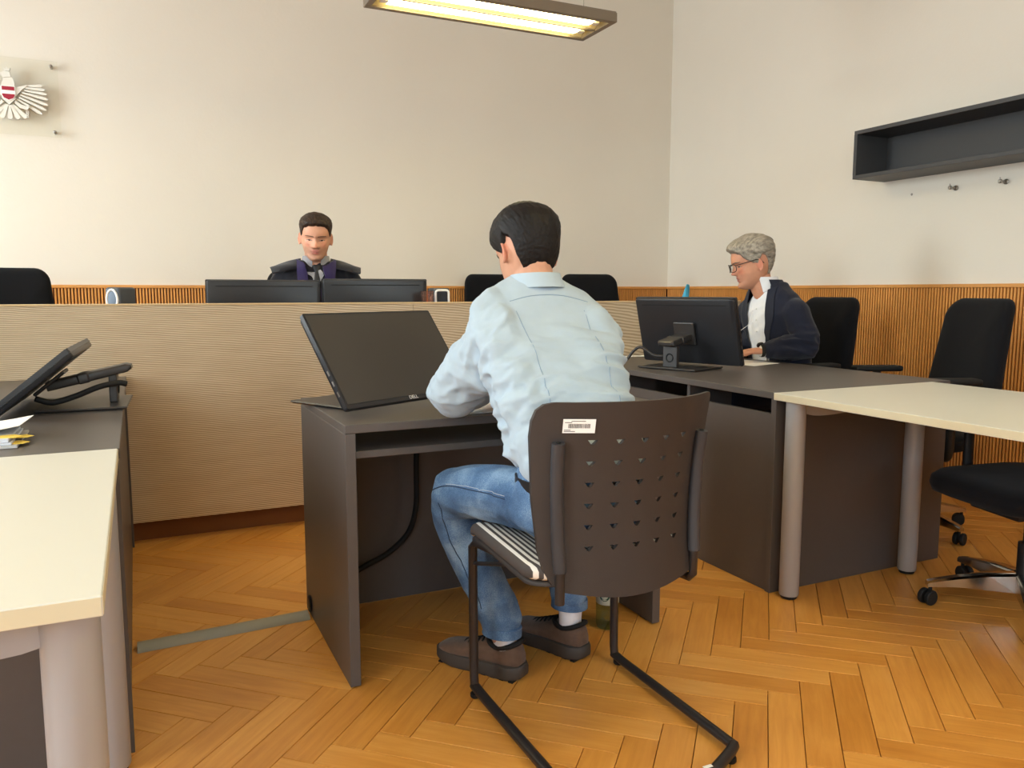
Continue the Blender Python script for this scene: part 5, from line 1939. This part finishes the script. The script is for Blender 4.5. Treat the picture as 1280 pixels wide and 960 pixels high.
# shirt under the open jacket
WSH = cloth('white_shirt', (236, 236, 238), 0.8, 1500, 0.0003, 0.02)
bm = new_bm()
loft(bm, [sring(c, (a, 0, 0), (0, b, 0), 2.3, 40) for c, a, b in (((0, 0.0, 0.60), 0.165, 0.118), ((0, 0.015, 0.75), 0.172, 0.122), ((0, 0.045, 0.90), 0.18, 0.12), ((0, 0.068, 1.0), 0.175, 0.105), ((0, 0.080, 1.06), 0.13, 0.085), ((0, 0.092, 1.11), 0.076, 0.066))])
for A in (SL, SR):
    d = (Vector(A[2]) - Vector(A[1])).normalized()
    limb(bm, [(*(Vector(A[2]) - d * 0.06), 0.031), (*(Vector(A[2]) + d * 0.012), 0.0325)])
me = fuse(bm, 0.0055, 4, 0.5)
folds(me, [((0.2, 0, 1), 0.05, 0.004, 0, None), ((1, 0, -0.5), 0.06, 0.004, 0, None)], seed=31)
wsh = put('shirt', me, WSH, man, smooth=180)
BUT = mat('shirt_button', (214, 214, 210), 0.3)
wb = bvh_of(me)
for k in range(5):
    loc, nor, _, _ = wb.ray_cast(Vector((0, 0.5, 1.02 - 0.06 * k)), Vector((0, -1, 0)))
    if loc:
        bm = new_bm(); ball(bm, loc, 0.0045, u=10, v=6); put('button', bm, BUT, wsh, smooth=180)
bm = new_bm()
b2 = new_bm()
seam(b2, wb, [(0.016, 0.3, 1.05), (0.016, 0.3, 0.9), (0.016, 0.3, 0.8), (0.016, 0.3, 0.66)], 0.0011)
put('placket', b2, WSH, wsh)
rings = []
bm.free(); bm = new_bm()
for k in range(33):                                   # shirt collar, open at the throat
    a = math.radians(118 + 304 * k / 32)
    ring = []
    op = abs(k - 16) / 16
    for rr, zz in ((0.070, -0.010 - 0.03 * op ** 3), (0.064, 0.044 - 0.004 * op), (0.068, 0.044 - 0.004 * op), (0.076, -0.010 - 0.03 * op ** 3)):
        ring.append(V(rr * math.cos(a), 0.114 + rr * math.sin(a) + zz * 0.45, 1.146 + zz))
    rings.append(ring)
loft(bm, rings)
put('collar', bm, WSH, wsh, smooth=50)

# jacket
NAVY = cloth('dark_blue_suit_wool', (30, 33, 48), 0.85, 1300, 0.0004, 0.08, 0.15)
bm = new_bm()
loft(bm, [sring(c, (a, 0, 0), (0, b, t), 2.35, 44) for c, a, b, t in (((0, -0.005, 0.54), 0.18, 0.130, 0), ((0, 0.0, 0.64), 0.18, 0.130, 0), ((0, 0.010, 0.76), 0.185, 0.131, 0), ((0, 0.04, 0.90), 0.202, 0.134, 0.0), ((0, 0.062, 0.99), 0.212, 0.118, 0), ((0, 0.07, 1.04), 0.198, 0.106, 0), ((0, 0.078, 1.092), 0.158, 0.092, 0), ((0, 0.088, 1.13), 0.114, 0.082, 0), ((0, 0.096, 1.158), 0.086, 0.074, 0))])
for A, s in ((SL, -1), (SR, 1)):
    a0, a1, a2 = [Vector(q) for q in A]
    d = (a2 - a1).normalized()
    limb(bm, [(*(a0 - Vector((s * 0.012, 0, 0.005))), 0.076), (*(a0 * 0.45 + a1 * 0.55 + Vector((s * 0.008, -0.005, 0))), 0.067), (*(a1 + Vector((0, 0, 0.012))), 0.062)])
    limb(bm, [(*(a1 + Vector((0, 0, 0.012))), 0.061), (*(a1 * 0.5 + a2 * 0.5 + Vector((0, 0, 0.010))), 0.054), (*(a2 - d * 0.018 + Vector((0, 0, 0.004))), 0.042)])
me = fuse(bm, 0.0056, 6, 0.5)
armm = lambda P: np.clip((np.abs(P[:, 0]) - 0.17) / 0.03, 0, 1)
folds(me, [((0.4, 1, 0.2), 0.045, 0.013, 0, lambda P: armm(P) * np.clip((0.95 - P[:, 2]) / 0.06, 0, 1)), ((0.2, -0.5, 1), 0.07, 0.005, 0, None)], seed=13)
# open the front: cut away a V from the throat to below the desk edge
P = coords(me)
bm = new_bm(); bm.from_mesh(me)
bm.verts.ensure_lookup_table()
def opening(p):
    if p.y < 0.075:
        return False
    half = np.interp(p.z, [0.52, 0.62, 0.72, 0.87, 0.98, 1.09, 1.14], [0.10, 0.075, 0.066, 0.078, 0.084, 0.080, 0.074])
    cxs = np.interp(p.z, [0.52, 1.06], [0.0, 0.0])
    return abs(p.x - cxs) < half
dead = [v for v in bm.verts if opening(v.co)]
bmesh.ops.delete(bm, geom=dead, context='VERTS')
bnd = [v for v in bm.verts if v.is_boundary]
for _ in range(4):
    bmesh.ops.smooth_vert(bm, verts=bnd, factor=0.5, use_axis_x=True, use_axis_y=True, use_axis_z=True)
me2 = bpy.data.meshes.new('jacket'); bm.to_mesh(me2); bm.free()
jk = put('jacket', me2, NAVY, man, smooth=180)
jv = bvh_of(me)
LAP = cloth('suit_lapel', (36, 39, 52), 0.85, 1300, 0.0004, 0.06, 0.15)
for s in (-1, 1):
    bm = new_bm()
    A_ = [(s * 0.070, 0.16, 1.12), (s * 0.078, 0.19, 1.00), (s * 0.078, 0.20, 0.88), (s * 0.066, 0.18, 0.74)]
    B_ = [(s * 0.094, 0.12, 1.13), (s * 0.130, 0.17, 1.01), (s * 0.122, 0.19, 0.93), (s * 0.07, 0.18, 0.74)]
    strip(bm, jv, A_, B_, 8, 5, 0.005, 0.003)
    put('lapel', bm, LAP, jk, smooth=40)
rings = []
bm = new_bm()
for k in range(25):
    a = math.radians(150 + 240 * k / 24)
    rings.append([V(rr * math.cos(a), 0.106 + rr * 0.95 * math.sin(a) + zz * 0.45, 1.142 + zz) for rr, zz in ((0.092, -0.02), (0.080, 0.030), (0.085, 0.031), (0.100, -0.018))])
loft(bm, rings)
put('jacket_collar', bm, LAP, jk, smooth=50)
# suit trousers and shoes, hidden behind the desk panel from here
bm = new_bm()
loft(bm, [sring((0, 0.0, 0.488), (0.15, 0, 0), (0, 0.11, 0)), sring((0, 0, 0.53), (0.175, 0, 0), (0, 0.13, 0)), sring((0, 0, 0.62), (0.17, 0, 0), (0, 0.12, 0))])
for s in (-1, 1):
    limb(bm, [(s * 0.09, 0.02, 0.574, 0.080), (s * 0.11, 0.40, 0.545, 0.068)])
    limb(bm, [(s * 0.11, 0.40, 0.54, 0.068), (s * 0.11, 0.41, 0.3, 0.06), (s * 0.11, 0.40, 0.13, 0.055)])
put('trousers', fuse(bm, 0.008, 5, 0.5), NAVY, man, smooth=180)
BLK = mat('black_leather', (24, 22, 22), 0.35)
for s in (-1, 1):
    shoe(man, (s * 0.11, 0.34, 0.0), (s * 0.13, 0.64, 0.0), suede=BLK, sole=M_['rubber'])
# wristwatch on the near arm
a1, a2 = Vector(SL[1]), Vector(SL[2])
d = (a2 - a1).normalized()
wc = a2 + d * 0.022
side = d.cross(Vector((0, 0, 1))).normalized()
upv = side.cross(d)
bm = new_bm()
tube(bm, [tuple(wc + side * 0.0335 * math.cos(q) + upv * 0.031 * math.sin(q)) for q in [2 * PI * i / 24 for i in range(24)]], 0.0035, n=8, closed=True, flat=(2.8, 0.7), up=tuple(d))
watch = put('wristwatch', bm, M_['rubber'], man, smooth=50)
bm = new_bm()
lathe(bm, [(0, 0), (0.019, 0), (0.020, 0.004), (0.018, 0.009), (0, 0.0095)], n=24, M=frame(wc + (side * 0.6 + upv * 0.8) * 0.031, d, (side * 0.8 - upv * 0.6), (side * 0.6 + upv * 0.8)))
put('watch_case', bm, M_['black_gloss'], watch, smooth=40)

# ================================================================== the judge behind the bench (own frame: +y = where he faces)
HM3 = Matrix.Translation((0.0, 0.075, 1.402)) @ rot(14, -3, -2) @ Matrix.Diagonal((1.05, 1.02, 1.03, 1))
bm = new_bm()
add_head(bm, HM3, brow=0.3)
limb(bm, [(0, 0.0, 1.16, 0.068), (0, 0.015, 1.21, 0.062), (0, 0.035, 1.27, 0.060), (0, 0.05, 1.32, 0.060)])
loft(bm, [sring((0, 0.0, 0.68), (0.14, 0, 0), (0, 0.10, 0)), sring((0, 0.0, 0.95), (0.14, 0, 0), (0, 0.10, 0)), sring((0, 0, 1.1), (0.16, 0, 0), (0, 0.08, 0)), sring((0, 0, 1.18), (0.09, 0, 0), (0, 0.05, 0))])
for s in (-1, 1):
    limb(bm, [(s * 0.19, 0, 1.15, 0.045), (s * 0.24, 0.06, 0.92, 0.036), (s * 0.10, 0.17, 0.905, 0.026)])
    add_hand(bm, (s * 0.10, 0.17, 0.905), (-s * 0.8, 0.4, -0.12), (0, 0, -1), s, 0.5)
    limb(bm, [(s * 0.09, 0.02, 0.72, 0.07), (s * 0.11, 0.25, 0.68, 0.05), (s * 0.11, 0.27, 0.27, 0.034)])
jd = person_root(bm, (0.912, 4.47, 0), PI - math.radians(9), 'young man in a black and violet judge robe looking down behind the bench', HM3, (214, 158, 130), (196, 118, 110), beard=0.30, flush=0.26)
HAIR_J = hair_mat('short_brown_hair', (34, 24, 19), (64, 47, 37))
tabJ = [0.066, 0.064, 0.050, 0.016, -0.004, -0.012, 0.028, 0.018, -0.046, -0.078, -0.086]
def thJ(x, y, z, ph):
    t = 0.004 + 0.008 * np.clip((z - 0.035) / 0.05, 0, 1)
    t += 0.007 * np.exp(-((y - 0.07) / 0.03) ** 2) * np.clip((z - 0.05) / 0.03, 0, 1)
    return t
put('hair', hair_mesh(HM3, tabJ, thJ, strand=0.0024, freq=60, seed=17, comb=(0.5, -1.0, 0.3)), HAIR_J, jd, smooth=180)
jb_ = bvh_of(jd.data)
eyes(jd, HM3, jb_, (58, 46, 38), 0.55, hair_mat('brown_brow', (60, 42, 34), (92, 68, 56)), 0.0028)
ROBE = cloth('black_judge_robe', (26, 25, 32), 0.85, 1000, 0.0004, 0.08, 0.2)
bm = new_bm()
loft(bm, [sring(c, (a, 0, 0), (0, b, 0), 2.3, 44) for c, a, b in (((0, 0.02, 0.652), 0.20, 0.16), ((0, 0.02, 0.74), 0.19, 0.15), ((0, 0.0, 0.92), 0.19, 0.14), ((0, 0.0, 1.07), 0.21, 0.13), ((0, 0.0, 1.16), 0.212, 0.115), ((0, 0.0, 1.20), 0.195, 0.10), ((0, 0.0, 1.235), 0.16, 0.088), ((0, 0.0, 1.27), 0.100, 0.080))])
for s in (-1, 1):
    limb(bm, [(s * 0.168, 0.0, 1.155, 0.074), (s * 0.205, 0.04, 1.02, 0.076), (s * 0.24, 0.06, 0.93, 0.078)])
    limb(bm, [(s * 0.24, 0.06, 0.935, 0.078), (s * 0.17, 0.12, 0.915, 0.070), (s * 0.115, 0.16, 0.90, 0.062)])
    limb(bm, [(s * 0.09, 0.02, 0.735, 0.085), (s * 0.11, 0.25, 0.69, 0.08)])
    limb(bm, [(s * 0.11, 0.25, 0.68, 0.08), (s * 0.11, 0.27, 0.35, 0.072)])
me = fuse(bm, 0.007, 6, 0.5)
folds(me, [((0.1, 0, 1), 0.07, 0.008, 0, None), ((1, 0, 0.7), 0.08, 0.006, 0, None)], seed=41)
robe = put('robe', me, ROBE, jd, smooth=180)
rv = bvh_of(me)
VEL = cloth('violet_velvet', (40, 28, 74), 0.9, 1600, 0.0004, 0.08, 0.5)
SHC = cloth('light_grey_shirt', (150, 148, 152), 0.8, 1500, 0.0003, 0.03)
# shoulder cape with pointed ends
for s in (-1, 1):
    bm = new_bm()
    rings = []
    for k in range(15):
        u = k / 14                                  # from the neck outwards
        x = s * (0.080 + 0.152 * u)
        z = 1.290 - 0.034 * u - 0.014 * u * u
        dep = 0.085 + 0.035 * math.sin(PI * min(1, u * 1.1) * 0.5)
        ring = []
        for t_ in np.linspace(-1, 1, 13):
            y = dep * t_
            zz = z - 0.055 * abs(t_) ** 2.2 * (1 - 0.45 * u) + 0.003 * math.sin(7 * t_ + 5 * u)
            ring.append(V(x + s * 0.012 * (1 - abs(t_)) * u, y, zz))
        rings.append(ring + [p - Vector((s * 0.004 * u, 0, 0.006)) for p in ring[::-1]])
    loft(bm, rings)
    put('shoulder_cape', bm, ROBE, robe, smooth=50)
    bm = new_bm()                                   # violet front facing
    strip(bm, rv, [(s * 0.050, 0.15, 1.265), (s * 0.040, 0.17, 1.19), (s * 0.022, 0.18, 1.11), (s * 0.012, 0.18, 0.96)], [(s * 0.098, 0.05, 1.275), (s * 0.106, 0.14, 1.19), (s * 0.088, 0.16, 1.11), (s * 0.07, 0.18, 0.96)], 8, 6, 0.014, 0.006)
    put('violet_facing', bm, VEL, robe, smooth=50)
bm = new_bm()
strip(bm, rv, [(-0.045, 0.2, 1.24), (-0.022, 0.2, 1.19), (-0.008, 0.2, 1.12)], [(0.045, 0.2, 1.24), (0.022, 0.2, 1.19), (0.008, 0.2, 1.12)], 8, 6, 0.006, 0.004)
put('shirt_front', bm, SHC, jd, smooth=50)
bm = new_bm()
rings = []
for k in range(33):
    a = math.radians(108 + 324 * k / 32)
    op = abs(k - 16) / 16
    rings.append([V(rr * math.cos(a), 0.024 + rr * math.sin(a) + zz * 0.35, 1.262 + zz) for rr, zz in ((0.074, -0.012 - 0.028 * op ** 3), (0.066, 0.040), (0.070, 0.041), (0.080, -0.012 - 0.028 * op ** 3))])
loft(bm, rings)
put('shirt_collar', bm, SHC, jd, smooth=50)
bm = new_bm()
loft(bm, [sring((0, 0.094 + dy, z), (hw, 0, 0), (0, 0.008, 0), 2.2, 14) for z, hw, dy in ((1.08, 0.022, 0.036), (1.16, 0.018, 0.026), (1.222, 0.011, 0.008), (1.229, 0.017, 0.005), (1.249, 0.020, -0.002), (1.255, 0.014, -0.006))])
put('necktie', bm, mat('black_necktie', (30, 30, 34), 0.6), jd, smooth=50)
for s in (-1, 1):
    shoe(jd, (s * 0.11, 0.20, 0.16), (s * 0.12, 0.5, 0.16), suede=BLK, sole=M_['rubber'])
